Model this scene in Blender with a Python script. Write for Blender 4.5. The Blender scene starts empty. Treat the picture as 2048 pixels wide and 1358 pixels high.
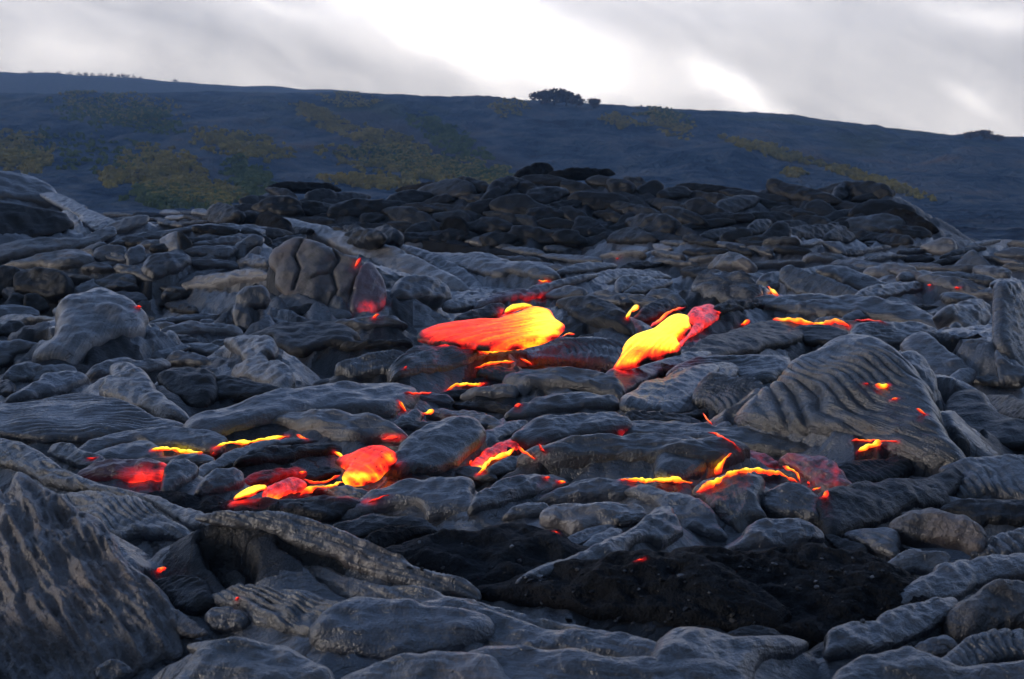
import bpy, bmesh, math, random
import numpy as np
from mathutils import Vector, Matrix

random.seed(11)
RNG = np.random.default_rng(11)
SC = bpy.context.scene
COL = SC.collection

# ------------------------------------------------------------------ camera geometry
W, Hh, F = 2048.0, 1358.0, 2472.0
HORIZON = 380.0
CAMZ = 2.5
PITCH = math.atan((Hh / 2 - HORIZON) / F)
CP, SP = math.cos(PITCH), math.sin(PITCH)

def ray(px, py):
    """direction through a picture point; the y component is scaled to 1 so that t is distance north"""
    px = np.asarray(px, float); py = np.asarray(py, float)
    x = (px - W / 2) / F; y = (Hh / 2 - py) / F
    dx = x; dy = CP + y * SP; dz = -SP + y * CP
    return np.stack([dx / dy, np.ones_like(dx), dz / dy], -1)

# ------------------------------------------------------------------ noise
_perm = RNG.permutation(256).astype(np.int64)
_perm = np.concatenate([_perm, _perm, _perm])
_grad = RNG.normal(size=(256, 3)); _grad /= np.linalg.norm(_grad, axis=1)[:, None]

def noise3(p):
    p = np.asarray(p, float)
    i = np.floor(p).astype(np.int64); f = p - i
    i &= 255
    u = f * f * f * (f * (f * 6 - 15) + 10)
    out = 0
    for a in (0, 1):
        wx = u[..., 0] if a else 1 - u[..., 0]
        for b in (0, 1):
            wy = u[..., 1] if b else 1 - u[..., 1]
            for c in (0, 1):
                wz = u[..., 2] if c else 1 - u[..., 2]
                h = _perm[_perm[_perm[i[..., 0] + a] + i[..., 1] + b] + i[..., 2] + c]
                g = _grad[h]
                dot = g[..., 0] * (f[..., 0] - a) + g[..., 1] * (f[..., 1] - b) + g[..., 2] * (f[..., 2] - c)
                out = out + wx * wy * wz * dot
    return out * 1.6

def fbm(p, octaves=4, gain=0.5):
    p = np.asarray(p, float); a = 1.0; s = 0
    for k in range(octaves):
        s = s + a * noise3(p + 17.3 * k); p = p * 2.03; a *= gain
    return s

def P3(x, y, z=0.0):
    x = np.asarray(x, float)
    return np.stack([x, np.broadcast_to(y, x.shape).astype(float), np.broadcast_to(z, x.shape).astype(float)], -1)

def sstep(a, b, x):
    t = np.clip((x - a) / (b - a), 0, 1)
    return t * t * (3 - 2 * t)

# ------------------------------------------------------------------ terrain, large shapes
BUMPS = []     # (x, y, rx, ry, h)
def bump(px, d, halfw_px, ry, top_py):
    x = (px - W / 2) / F * d
    z = CAMZ - (top_py - HORIZON) / F * d
    BUMPS.append((x, d, halfw_px / F * d, ry, z))

MX = np.array([250, 400, 440, 560, 680, 790, 860, 960, 1030, 1100, 1200, 1330, 1480, 1600, 1740, 1775, 1800, 1850, 1930, 2100])
MY = np.array([505, 425, 405, 372, 385, 392, 378, 352, 350, 352, 350, 358, 362, 368, 372, 385, 425, 455, 478, 500])
MOUND_D = 60.0
def far_mound(x, y):
    px = x / MOUND_D * F + W / 2
    top = np.interp(px, MX, MY, left=505, right=500)
    z = CAMZ - (top - HORIZON) / F * MOUND_D
    z = np.maximum(z, 0)
    t = np.where(y < MOUND_D, (y - 47.5) / (MOUND_D - 47.5), (76.0 - y) / (76.0 - MOUND_D))
    t = np.clip(t, 0, 1)
    return z * np.sin(t * math.pi / 2) ** 0.9

def Hbase(x, y):
    x = np.asarray(x, float); y = np.asarray(y, float)
    z = 0.10 * noise3(P3(x * 0.35, y * 0.28, 3.1)) * np.clip(y / 12.0, 0.3, 1.6)
    m = 0
    for (bx, by, rx, ry, h) in BUMPS:
        r2 = ((x - bx) / rx) ** 2 + ((y - by) / ry) ** 2
        m = np.maximum(m, h * np.clip(1 - r2, 0, 1) ** 0.8)
    z = z + m
    z = z + far_mound(x, y)
    return z - 1.2 * sstep(78, 140, y)

def hit_base(px, py, tmin=3.0, tmax=300.0):
    """first crossing of each picture ray with the large terrain shape -> north distance"""
    px = np.atleast_1d(np.asarray(px, float)); py = np.atleast_1d(np.asarray(py, float))
    r = ray(px, py)
    ts = np.geomspace(tmin, tmax, 700)
    x = r[:, 0:1] * ts; z = CAMZ + r[:, 2:3] * ts
    h = Hbase(x, np.broadcast_to(ts, x.shape))
    below = z < h
    idx = np.where(below.any(1), below.argmax(1), len(ts) - 1)
    return ts[idx]

# ------------------------------------------------------------------ meshes
def make_mesh(name, verts, faces, mats, smooth=True, attrs=None, mat_idx=None):
    """faces: (n,4) or (n,3) int array, or list of such arrays"""
    me = bpy.data.meshes.new(name)
    verts = np.asarray(verts, np.float32)
    if isinstance(faces, np.ndarray): faces = [faces]
    faces = [np.asarray(f, np.int32) for f in faces if len(f)]
    nl = sum(f.size for f in faces); npoly = sum(len(f) for f in faces)
    me.vertices.add(len(verts)); me.vertices.foreach_set('co', verts.ravel())
    me.loops.add(nl); me.polygons.add(npoly)
    me.loops.foreach_set('vertex_index', np.concatenate([f.ravel() for f in faces]))
    starts = []; s = 0
    for f in faces:
        k = f.shape[1]; starts.append(s + np.arange(len(f)) * k); s += f.size
    me.polygons.foreach_set('loop_start', np.concatenate(starts).astype(np.int32))
    me.polygons.foreach_set('use_smooth', np.full(npoly, smooth))
    if not isinstance(mats, (list, tuple)): mats = [mats]
    for m in mats: me.materials.append(m)
    if mat_idx is not None: me.polygons.foreach_set('material_index', np.asarray(mat_idx, np.int32))
    for k, v in (attrs or {}).items():
        v = np.asarray(v, np.float32)
        if v.ndim == 1:
            a = me.attributes.new(k, 'FLOAT', 'POINT'); a.data.foreach_set('value', v)
        else:
            a = me.attributes.new(k, 'FLOAT_VECTOR', 'POINT'); a.data.foreach_set('vector', v.ravel())
    me.update(calc_edges=True); me.validate()
    return me

def link(name, me, loc=(0, 0, 0), parent=None, label=None, cat=None, group=None, kind=None):
    o = bpy.data.objects.new(name, me); COL.objects.link(o)
    o.location = loc
    if parent: o.parent = parent
    if label: o['label'] = label
    if cat: o['category'] = cat
    if group: o['group'] = group
    if kind: o['kind'] = kind
    return o

def quads(nr, nc):
    i = np.arange(nr - 1)[:, None] * nc + np.arange(nc - 1)[None, :]
    return np.stack([i, i + 1, i + nc + 1, i + nc], -1).reshape(-1, 4)

# ------------------------------------------------------------------ materials
class N:
    def __init__(s, m):
        m.use_nodes = True; s.t = m.node_tree; s.t.nodes.clear()
    def n(s, kind, inputs=None, **props):
        nd = s.t.nodes.new(kind)
        for k, v in props.items(): setattr(nd, k, v)
        for k, v in (inputs or {}).items():
            if isinstance(v, bpy.types.NodeSocket): s.t.links.new(v, nd.inputs[k])
            else: nd.inputs[k].default_value = v
        return nd
    def math(s, op, a, b=0.0, c=0.0, clamp=False):
        nd = s.t.nodes.new('ShaderNodeMath'); nd.operation = op; nd.use_clamp = clamp
        for i, v in enumerate((a, b, c)):
            if isinstance(v, bpy.types.NodeSocket): s.t.links.new(v, nd.inputs[i])
            else: nd.inputs[i].default_value = v
        return nd.outputs[0]
    def mapr(s, v, a, b, c=0.0, d=1.0):
        nd = s.n('ShaderNodeMapRange', {0: v, 1: a, 2: b, 3: c, 4: d}); nd.interpolation_type = 'SMOOTHSTEP'
        return nd.outputs[0]
    def noise(s, vec, scale, detail=4, rough=0.55, dist=0.0):
        nd = s.n('ShaderNodeTexNoise', {'Vector': vec, 'Scale': scale, 'Detail': detail, 'Roughness': rough, 'Distortion': dist})
        return nd.outputs[0]
    def mix(s, f, a, b):
        nd = s.t.nodes.new('ShaderNodeMix'); nd.data_type = 'RGBA'
        for k, v in ((0, f), (6, a), (7, b)):
            if isinstance(v, bpy.types.NodeSocket): s.t.links.new(v, nd.inputs[k])
            else: nd.inputs[k].default_value = v if k == 0 else (*v, 1) if len(v) == 3 else v
        return nd.outputs[2]
    def ramp(s, f, stops):
        nd = s.n('ShaderNodeValToRGB', {0: f}); e = nd.color_ramp.elements
        while len(e) < len(stops): e.new(0.5)
        for el, (p, c) in zip(e, stops): el.position = p; el.color = (*c, 1)
        return nd.outputs[0]
    def scale(s, vec, sc):
        return s.n('ShaderNodeMapping', {'Vector': vec, 'Scale': sc}).outputs[0]

HEAT_STOPS = [(0.0, (0, 0, 0)), (0.12, (0.010, 0.0, 0.0)), (0.28, (0.20, 0.003, 0.004)), (0.45, (0.75, 0.018, 0.010)),
              (0.60, (0.95, 0.060, 0.010)), (0.74, (1.05, 0.22, 0.010)), (0.86, (1.15, 0.50, 0.014)), (1.0, (1.30, 0.95, 0.06))]

def heat_emission(N_, heat):
    e = N_.t.nodes.new('ShaderNodeValToRGB'); N_.t.links.new(heat, e.inputs[0])
    el = e.color_ramp.elements
    while len(el) < len(HEAT_STOPS): el.new(0.5)
    for x, (p, c) in zip(el, HEAT_STOPS): x.position = p; x.color = (*c, 1)
    return e.outputs[0]

def crust(name, dark, light, rough=0.5, streak=1.0, grain=1.0, spec=0.5, warm=0.0):
    m = bpy.data.materials.new(name); g = N(m)
    geo = g.n('ShaderNodeNewGeometry').outputs['Position']
    info = g.n('ShaderNodeObjectInfo').outputs['Random']
    fl = g.n('ShaderNodeAttribute', attribute_name='flow').outputs['Vector']
    ht = g.n('ShaderNodeAttribute', attribute_name='heat_glow').outputs['Fac']
    big = g.noise(geo, 1.7, 3, 0.6)
    mid = g.noise(geo, 9.0, 4, 0.64)
    fine = g.noise(geo, 70.0, 2, 0.65)
    st1 = g.noise(g.scale(fl, (2.6, 34, 3)), 1.0, 3, 0.6, 0.0)
    st2 = g.noise(g.scale(fl, (1.2, 11, 2)), 1.0, 2, 0.6, 0.0)
    a = g.math('MULTIPLY_ADD', big, 0.9, -0.2)
    a = g.math('MULTIPLY_ADD', mid, 0.5, a)
    a = g.math('MULTIPLY_ADD', st1, 0.45 * streak, a)
    a = g.math('MULTIPLY_ADD', info, 0.30, a)
    a = g.mapr(a, 0.42 + 0.15 * streak, 0.88 + 0.2 * streak)
    col = g.mix(a, dark, light)
    # dust and sulphur-brown staining in soft patches
    stn = g.mapr(g.noise(geo, 0.9, 2, 0.6), 0.52, 0.70, 0.0, 0.55 + warm)
    lw = tuple(v * k for v, k in zip(light, (1.18, 0.98, 0.86)))
    col = g.mix(stn, col, lw)
    # pits: small dark vesicles and crumbs
    vor = g.n('ShaderNodeTexVoronoi', {'Vector': geo, 'Scale': 13.0}, feature='F1').outputs['Distance']
    pit = g.mapr(g.math('MULTIPLY_ADD', mid, 0.35, vor), 0.20, 0.32, 0.85, 0.0)
    pit = g.math('MULTIPLY', pit, g.mapr(big, 0.42, 0.62))
    col = g.mix(pit, col, tuple(v * 0.25 for v in dark))
    wv = g.n('ShaderNodeVectorMath', {0: geo, 1: g.n('ShaderNodeTexNoise', {'Vector': geo, 'Scale': 3.5, 'Detail': 1.0}).outputs[1]}, operation='ADD').outputs[0]
    ck = g.n('ShaderNodeTexVoronoi', {'Vector': wv, 'Scale': 1.9}, feature='DISTANCE_TO_EDGE').outputs['Distance']
    ckm = g.math('MULTIPLY', g.mapr(ck, 0.003, 0.012, 1.0, 0.0), g.mapr(big, 0.55, 0.66))
    col = g.mix(g.math('MULTIPLY', ckm, 0.8), col, tuple(v * 0.2 for v in dark))
    hb = g.math('MULTIPLY_ADD', mid, 0.55, g.math('MULTIPLY', fine, 0.42 * grain))
    hb = g.math('MULTIPLY_ADD', st1, 0.55 * streak, hb)
    hb = g.math('MULTIPLY_ADD', st2, 0.7 * streak, hb)
    hb = g.math('MULTIPLY_ADD', pit, -0.35, hb)
    hb = g.math('MULTIPLY_ADD', ckm, -0.6, hb)
    hb = g.math('MULTIPLY_ADD', g.noise(geo, 26.0, 2, 0.6), 0.5 * grain, hb)
    bmp = g.n('ShaderNodeBump', {'Height': hb, 'Strength': 1.0, 'Distance': 0.021})
    rr = g.mapr(mid, 0.3, 0.7, rough - 0.10, rough + 0.14)
    pb = g.n('ShaderNodeBsdfPrincipled', {'Base Color': col, 'Roughness': rr, 'Normal': bmp.outputs[0], 'Specular IOR Level': spec, 'Coat Weight': 0.85 * spec, 'Coat Roughness': 0.33, 'Coat IOR': 1.8, 'Coat Normal': bmp.outputs[0]})
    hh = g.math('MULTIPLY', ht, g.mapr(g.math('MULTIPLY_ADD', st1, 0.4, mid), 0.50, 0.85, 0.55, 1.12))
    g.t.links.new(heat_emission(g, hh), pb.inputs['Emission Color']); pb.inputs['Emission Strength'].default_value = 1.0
    out = g.n('ShaderNodeOutputMaterial'); g.t.links.new(pb.outputs[0], out.inputs[0])
    return m

def molten(name):
    m = bpy.data.materials.new(name); g = N(m)
    fl = g.n('ShaderNodeAttribute', attribute_name='flow').outputs['Vector']
    ht = g.n('ShaderNodeAttribute', attribute_name='heat_glow').outputs['Fac']
    geo = g.n('ShaderNodeNewGeometry').outputs['Position']
    st = g.noise(g.scale(fl, (1.1, 20, 1)), 1.0, 4, 0.58, 0.4)
    ms = g.noise(geo, 14.0, 4, 0.65)
    h = g.math('ADD', ht, g.math('MULTIPLY_ADD', st, 0.55, -0.255))
    h = g.math('ADD', h, g.math('MULTIPLY_ADD', ms, 0.28, -0.13), clamp=True)
    fk = g.noise(geo, 24.0, 3, 0.6, 0.8)
    h = g.math('SUBTRACT', h, g.math('MULTIPLY', g.mapr(fk, 0.58, 0.68), g.mapr(ht, 0.98, 0.60, 0.0, 0.22)), clamp=True)
    hb = g.math('ADD', st, g.math('MULTIPLY', ms, 0.5))
    bmp = g.n('ShaderNodeBump', {'Height': hb, 'Strength': 0.8, 'Distance': 0.02})
    pb = g.n('ShaderNodeBsdfPrincipled', {'Base Color': (0.05, 0.045, 0.045, 1), 'Roughness': 0.45, 'Normal': bmp.outputs[0]})
    g.t.links.new(heat_emission(g, h), pb.inputs['Emission Color']); pb.inputs['Emission Strength'].default_value = 0.95
    out = g.n('ShaderNodeOutputMaterial'); g.t.links.new(pb.outputs[0], out.inputs[0])
    return m

MAT = {
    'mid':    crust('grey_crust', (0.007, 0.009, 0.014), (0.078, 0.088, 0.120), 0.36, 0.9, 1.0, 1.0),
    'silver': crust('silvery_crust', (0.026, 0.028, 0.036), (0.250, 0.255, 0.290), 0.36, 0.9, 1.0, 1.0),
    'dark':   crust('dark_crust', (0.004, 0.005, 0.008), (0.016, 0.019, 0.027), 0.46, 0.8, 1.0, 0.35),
    'brown':  crust('brownish_crust', (0.030, 0.030, 0.036), (0.250, 0.240, 0.262), 0.45, 0.5, 1.6, 0.7, 0.15),
    'rubble': crust('clinkery_crust', (0.006, 0.007, 0.010), (0.034, 0.039, 0.050), 0.75, 0.4, 2.5, 0.12),
    'ropy':   crust('ropy_crust', (0.006, 0.008, 0.013), (0.060, 0.070, 0.098), 0.32, 1.4, 1.0, 1.0),
    'molten': molten('molten_lava'),
}

# ------------------------------------------------------------------ lobes: closed pillow bodies grown from a footprint
def smooth_poly(pts, n=120):
    p = np.asarray(pts, float); m = len(p)
    per = max(3, int(math.ceil(n / m)))
    t = np.arange(per) / per
    out = []
    for i in range(m):
        a, b, c, d = p[i - 1], p[i], p[(i + 1) % m], p[(i + 2) % m]
        tt = t[:, None]
        out.append(0.5 * (2 * b + (c - a) * tt + (2 * a - 5 * b + 4 * c - d) * tt ** 2 + (-a + 3 * b - 3 * c + d) * tt ** 3))
    return np.concatenate(out)

def poly_sd(pts, poly):
    """signed inside distance and nearest boundary point"""
    a = poly; b = np.roll(poly, -1, 0); ab = b - a; L2 = (ab ** 2).sum(1) + 1e-12
    best = np.full(len(pts), 1e18); near = np.zeros_like(pts); inside = np.zeros(len(pts), bool)
    for s in range(0, len(pts), 6000):
        q = pts[s:s + 6000]
        t = np.clip(((q[:, None, :] - a[None]) * ab[None]).sum(2) / L2[None], 0, 1)
        c = a[None] + t[..., None] * ab[None]
        d2 = ((q[:, None, :] - c) ** 2).sum(2)
        k = d2.argmin(1); r = np.arange(len(q))
        best[s:s + 6000] = d2[r, k]; near[s:s + 6000] = c[r, k]
        cond = (a[None, :, 1] > q[:, None, 1]) != (b[None, :, 1] > q[:, None, 1])
        with np.errstate(divide='ignore', invalid='ignore'):
            xi = a[None, :, 0] + (q[:, None, 1] - a[None, :, 1]) * ab[None, :, 0] / np.where(ab[None, :, 1] == 0, 1e-12, ab[None, :, 1])
        inside[s:s + 6000] = (cond & (q[:, None, 0] < xi)).sum(1) % 2 == 1
    d = np.sqrt(best)
    return np.where(inside, d, -d), near

def relax(phi, mask, h2, it):
    for _ in range(it):
        avg = np.zeros_like(phi)
        avg[1:-1, 1:-1] = 0.25 * (phi[:-2, 1:-1] + phi[2:, 1:-1] + phi[1:-1, :-2] + phi[1:-1, 2:]) + h2 * 0.25
        phi = np.where(mask, avg, 0)
    return phi

def plane_for(poly_px, tilt, lift=0.0, dist=None, flatline=False, beta_max=0.8):
    """plane through the contact line of the footprint with the terrain, rising northwards at tilt"""
    p = poly_px
    xs = np.linspace(p[:, 0].min(), p[:, 0].max(), 26)[3:-3]
    low = []
    for x in xs:
        seg = np.where((p[:, 0] - x) * (np.roll(p[:, 0], -1) - x) <= 0)[0]
        ys = []
        for i in seg:
            a = p[i]; b = p[(i + 1) % len(p)]
            t = 0.5 if b[0] == a[0] else (x - a[0]) / (b[0] - a[0])
            ys.append(a[1] + t * (b[1] - a[1]))
        low.append(max(ys) if ys else p[:, 1].max())
    A = np.stack([np.ones_like(xs), xs - xs.mean()], 1)
    c, *_ = np.linalg.lstsq(A, np.array(low), rcond=None)
    beta = 0.0 if flatline else float(np.clip(c[1], -beta_max, beta_max))
    x0, x1 = xs[0], xs[-1]
    y0 = c[0] + beta * (x0 - xs.mean()); y1 = c[0] + beta * (x1 - xs.mean())
    if dist is None:
        y0 = min(y0, 1500); y1 = min(y1, 1500)
        t = hit_base([x0, x1], [y0, y1])
    else:
        dd = dist if isinstance(dist, (tuple, list)) else (dist, dist)
        t = np.array(dd, float)
    r = ray([x0, x1], [y0, y1])
    B = np.array([0, 0, CAMZ]) + r * t[:, None]
    B[:, 2] += lift
    e1 = B[1] - B[0]
    # keep the contact line from running too far into the distance
    lim = 1.1 * abs(e1[0])
    if abs(e1[1]) > lim:
        s = math.copysign(lim, e1[1]); mid = (B[0] + B[1]) / 2
        e1 = np.array([e1[0], s, e1[2]]); B = np.array([mid - e1 / 2, mid + e1 / 2])
    e1 = e1 / np.linalg.norm(e1)
    nrm_h = np.cross(e1, [0, 0, 1.0]); nrm_h /= np.linalg.norm(nrm_h)       # horizontal, points towards the camera side
    back = -nrm_h
    up = np.array([0, 0, 1.0]); up = up - e1 * (up @ e1); up /= np.linalg.norm(up)
    back = np.cross(up, e1)
    if back[1] < 0: back = -back
    e2 = back * math.cos(tilt) + up * math.sin(tilt)
    e3 = np.cross(e1, e2)
    if e3[2] < 0: e3 = -e3
    O = (B[0] + B[1]) / 2
    return O, e1, e2, e3

def to_plane(px, py, O, e1, e2, e3):
    r = ray(px, py); C = np.array([0, 0, CAMZ])
    den = r @ e3
    t = ((O - C) @ e3) / np.where(np.abs(den) < 1e-4, -1e-4, den)
    P = C + r * t[:, None]
    return np.stack([(P - O) @ e1, (P - O) @ e2], 1), t

def project(P):
    """world -> picture"""
    d = P - np.array([0, 0, CAMZ])
    f = d[:, 1] * CP - d[:, 2] * SP; u = d[:, 1] * SP + d[:, 2] * CP
    return np.stack([W / 2 + F * d[:, 0] / f, Hh / 2 - F * u / f], 1)

SEED = [0]; FITERR = [0]
LAST_TOP = [None]; TOPS = []
def body(poly_px, T=0.46, tilt=28, gain=1.6, lift=None, dist=None, und=0.17, rough=0.007, rope=None, ang=None,
         flatline=False, edge=0.09, folds=None, grow=1.15, fan=15, step_px=3.3, under=1.1, sub=None, plane=None, heat=None, grooves=None, clean=False):
    """returns verts, faces, attrs, origin for a pillow whose outline fills the picture polygon"""
    SEED[0] += 1; sd = SEED[0] * 3.71
    pp = smooth_poly(poly_px)
    pp = pp.mean(0) + (pp - pp.mean(0)) * grow
    tilt = math.radians(tilt)
    if plane is None and dist is None:
        cx = float(pp[:, 0].mean()); cb = min(1500.0, float(np.percentile(pp[:, 1], 88)))
        tt = hit_base([cx], [cb])[0]; xx = ray([cx], [cb])[0][0] * tt
        sl = max(math.atan2(float(Hbase(np.array([xx]), np.array([tt + dd]))[0] - Hbase(np.array([xx]), np.array([tt]))[0]), dd) for dd in (0.5, 1.0, 1.6))
        tilt = min(math.radians(66), max(tilt, sl + math.radians(10)))
    if plane is None:
        O, e1, e2, e3 = plane_for(pp, tilt, 0.0, dist, flatline)
    else:
        O, e1, e2, e3 = plane
    uv, t = to_plane(pp[:, 0], pp[:, 1], O, e1, e2, e3)
    tm = float(np.median(t)); mpp = tm / F
    # inradius first
    step = mpp * step_px
    ext = uv.max(0) - uv.min(0)
    step = max(step, max(ext) / 230)
    # edge irregularity
    if not clean:
        c = uv.mean(0); sz = math.sqrt(ext[0] * ext[1])
        w = fbm(P3(uv[:, 0] / (0.25 * sz), uv[:, 1] / (0.25 * sz), sd), 3) * edge * sz * 0.5
        dirv = uv - c; dirv /= np.linalg.norm(dirv, axis=1)[:, None] + 1e-9
        uv = uv + dirv * w[:, None]
    lo = uv.min(0) - 2.2 * step; hi = uv.max(0) + 2.2 * step
    nx = int((hi[0] - lo[0]) / step) + 1; ny = int((hi[1] - lo[1]) / step) + 1
    gx = lo[0] + np.arange(nx) * step; gy = lo[1] + np.arange(ny) * step
    G = np.stack(np.meshgrid(gx, gy), -1).reshape(-1, 2)
    sdist, near = poly_sd(G, uv)
    sdg = sdist.reshape(ny, nx)
    ins = sdg > 0.2 * step
    if ins.sum() < 6: ins = sdg > 0
    if ins[1:-1, 1:-1].sum() < 4: raise ValueError('degenerate footprint')
    inr = float(sdg.max())
    # inflate: Poisson solve, coarse then fine
    k = max(1, int(math.ceil(max(nx, ny) / 56)))
    cm = ins[::k, ::k]; ph = relax(np.zeros(cm.shape), cm, (step * k) ** 2, 420)
    iy = np.clip(np.arange(ny) / k, 0, cm.shape[0] - 1); ix = np.clip(np.arange(nx) / k, 0, cm.shape[1] - 1)
    y0 = np.minimum(iy.astype(int), cm.shape[0] - 2) if cm.shape[0] > 1 else np.zeros(ny, int)
    x0 = np.minimum(ix.astype(int), cm.shape[1] - 2) if cm.shape[1] > 1 else np.zeros(nx, int)
    fy = (iy - y0)[:, None]; fx = (ix - x0)[None, :]
    pf = (ph[y0][:, x0] * (1 - fy) * (1 - fx) + ph[y0 + 1][:, x0] * fy * (1 - fx) + ph[y0][:, x0 + 1] * (1 - fy) * fx + ph[y0 + 1][:, x0 + 1] * fy * fx)
    phi = relax(np.where(ins, np.maximum(pf, 0), 0), ins, step ** 2, 30 if k > 1 else 60)
    pn = phi / (phi.max() + 1e-12)
    prof = np.sqrt(np.maximum(1 - np.exp(-gain * 2.0 * pn), 0) / (1 - math.exp(-gain * 2.0)))
    Th = T * inr
    # keep the silhouette: squash the footprint a little to pay for the bulge
    vd = np.array([0, 0, CAMZ]) - O; vd /= np.linalg.norm(vd)
    sth = max(0.15, abs(vd @ e3)); cth = math.sqrt(1 - sth ** 2)
    Bv = 0.5 * ext[1]
    fsq = Bv * sth / math.sqrt((Bv * sth) ** 2 + (0.5 * Th * cth) ** 2)
    fsq = max(0.55, fsq)
    # detail
    U = G[:, 0].reshape(ny, nx); V = G[:, 1].reshape(ny, nx)
    top = Th * prof
    fade = np.clip(pn * 3.5, 0, 1)
    if und:
        q = P3(U / (0.9 * inr), V / (0.9 * inr), sd)
        top = top * (1 + und * 1.4 * fbm(q, 3))
        top = top + fade * und * 0.26 * inr * noise3(P3(U / (0.55 * inr), V / (0.55 * inr), sd + 9))
    if ang is None:
        C2 = np.cov(uv.T); wv, vv = np.linalg.eigh(C2); ax = vv[:, 1]
        fa = math.atan2(ax[1], ax[0])
    else:
        fa = math.radians(ang)
    al = U * math.cos(fa) + V * math.sin(fa); ac = -U * math.sin(fa) + V * math.cos(fa)
    if rope:
        wl, amp, bow = rope          # wavelength (m), height (m), bow: how far the ropes are dragged downstream
        wv = al + bow * (ac ** 2) / max(inr, 1e-3) + 2.0 * wl * noise3(P3(U / (wl * 7), V / (wl * 7), sd + 4))
        f1 = np.abs(np.sin(math.pi * wv / wl + 1.2 * noise3(P3(U / (wl * 2.2), V / (wl * 2.2), sd + 2))))
        var = 0.50 + 1.0 * noise3(P3(U / (wl * 6), V / (wl * 7), sd + 6))
        top = top + fade * 2.0 * amp * (f1 ** 0.8 - 0.5) * np.clip(var, 0.1, 1.3)
    if folds:
        wl, amp = folds
        wq = P3(al / (wl * fan), ac / wl + 0.8 * noise3(P3(al / (wl * 9), ac / (wl * 5), sd + 1)), sd + 3)
        f = sum((1 - 2 * np.abs(noise3(wq * 2.1 ** k + 5 * k))) / 1.7 ** k for k in range(4))
        top = top + np.clip(pn * 6, 0, 1) * amp * (f * 0.8 - 0.9)
    if grooves:
        for (pts, wid, dep) in grooves:
            gp = np.asarray(pts, float)
            gp = np.concatenate([gp[i] + (gp[i + 1] - gp[i]) * np.linspace(0, 1, 12)[:, None] for i in range(len(gp) - 1)])
            gq, _ = to_plane(gp[:, 0], gp[:, 1], O, e1, e2, e3)
            wob = 0.5 * wid * mpp * 2 * noise3(P3(gq[:, 0] / (0.1), gq[:, 1] / 0.1, sd))
            dmin = np.full(G.shape[0], 1e9)
            for a in gq: dmin = np.minimum(dmin, np.hypot(G[:, 0] - a[0], G[:, 1] - a[1]))
            top = top - fade * dep * inr * np.exp(-(dmin.reshape(ny, nx) / (wid * mpp)) ** 2)
    if rough:
        top = top + fade * rough * (fbm(P3(U * 6, V * 6, sd), 3) * 1.0)
    bot = -under * Th * np.sqrt(np.maximum(pn, 0))
    keep = ins[:-1, :-1] | ins[1:, :-1] | ins[:-1, 1:] | ins[1:, 1:]
    used = np.zeros((ny, nx), bool)
    for a in (slice(0, -1), slice(1, None)):
        for b in (slice(0, -1), slice(1, None)):
            used[a, b] |= keep
    snap = used & ~ins
    XY = G.copy(); fs = snap.reshape(-1); XY[fs] = near[fs]
    top[~ins] = 0; bot[~ins] = 0
    top = np.where(ins, np.maximum(top, 0.02 * Th), 0)
    idt = np.full(ny * nx, -1); idb = np.full(ny * nx, -1)
    ut = used.reshape(-1); it = ins.reshape(-1)
    n1 = ut.sum(); idt[ut] = np.arange(n1); idb[ut & ~it] = idt[ut & ~it]; idb[it] = n1 + np.arange(it.sum())
    lf = 0.30 * Th if lift is None else lift
    uc = (uv[:, 0].min() + uv[:, 0].max()) / 2
    vc = (uv[:, 1].min() + uv[:, 1].max()) / 2
    su, du, dv = 1.0, 0.0, 0.0
    tx0, tx1, ty0, ty1 = pp[:, 0].min(), pp[:, 0].max(), pp[:, 1].min(), pp[:, 1].max()
    tt_, bb_ = top.reshape(-1), bot.reshape(-1)
    def place():
        def w3(xy, w):
            u = uc + (xy[:, 0] - uc) * su + du
            v = vc + (xy[:, 1] - vc) * fsq + dv
            return O + u[:, None] * e1 + v[:, None] * e2 + w[:, None] * e3
        Vv = np.concatenate([w3(XY[ut], tt_[ut]), w3(XY[it], bb_[it])])
        Vv[:, 2] += lf
        return Vv
    for _ in range(4):
        Vv = place(); q_ = project(Vv)
        x0_, x1_, y0_, y1_ = q_[:, 0].min(), q_[:, 0].max(), q_[:, 1].min(), q_[:, 1].max()
        fsq = float(np.clip(fsq * np.clip((ty1 - ty0) / (y1_ - y0_ + 1e-6), .6, 1.5), 0.30, 1.7))
        su = float(np.clip(su * np.clip((tx1 - tx0) / (x1_ - x0_ + 1e-6), .8, 1.25), 0.7, 1.3))
        e = 0.02
        k_ = (project((O + e * e2)[None])[0] - project(O[None])[0]) / e
        kx_ = (project((O + e * e1)[None])[0] - project(O[None])[0]) / e
        Vv = place(); q_ = project(Vv)
        x0_, x1_, y0_, y1_ = q_[:, 0].min(), q_[:, 0].max(), q_[:, 1].min(), q_[:, 1].max()
        ey = (ty0 + ty1 - y0_ - y1_) / 2; ex = (tx0 + tx1 - x0_ - x1_) / 2
        dv += float(np.clip(0.9 * ey / k_[1], -1.5, 1.5)); du += float(np.clip(0.9 * ex / kx_[0], -1, 1))
    Vv = place()
    q_ = project(Vv); FITERR[0] = max(abs(q_[:, 1].min() - ty0), abs(q_[:, 1].max() - ty1), 0.6 * abs(q_[:, 0].min() - tx0), 0.6 * abs(q_[:, 0].max() - tx1))
    ky, kx = np.where(keep); c = ky * nx + kx
    q = np.stack([c, c + 1, c + nx + 1, c + nx], 1)
    ft = idt[q]; fb = idb[q][:, ::-1]
    # the plane axes may be left-handed: make the top face outwards
    if np.cross(e1, e2) @ e3 < 0: ft, fb = ft[:, ::-1], fb[:, ::-1]
    fa_, fb_ = (ac, al) if rope else (al, ac)
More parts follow.
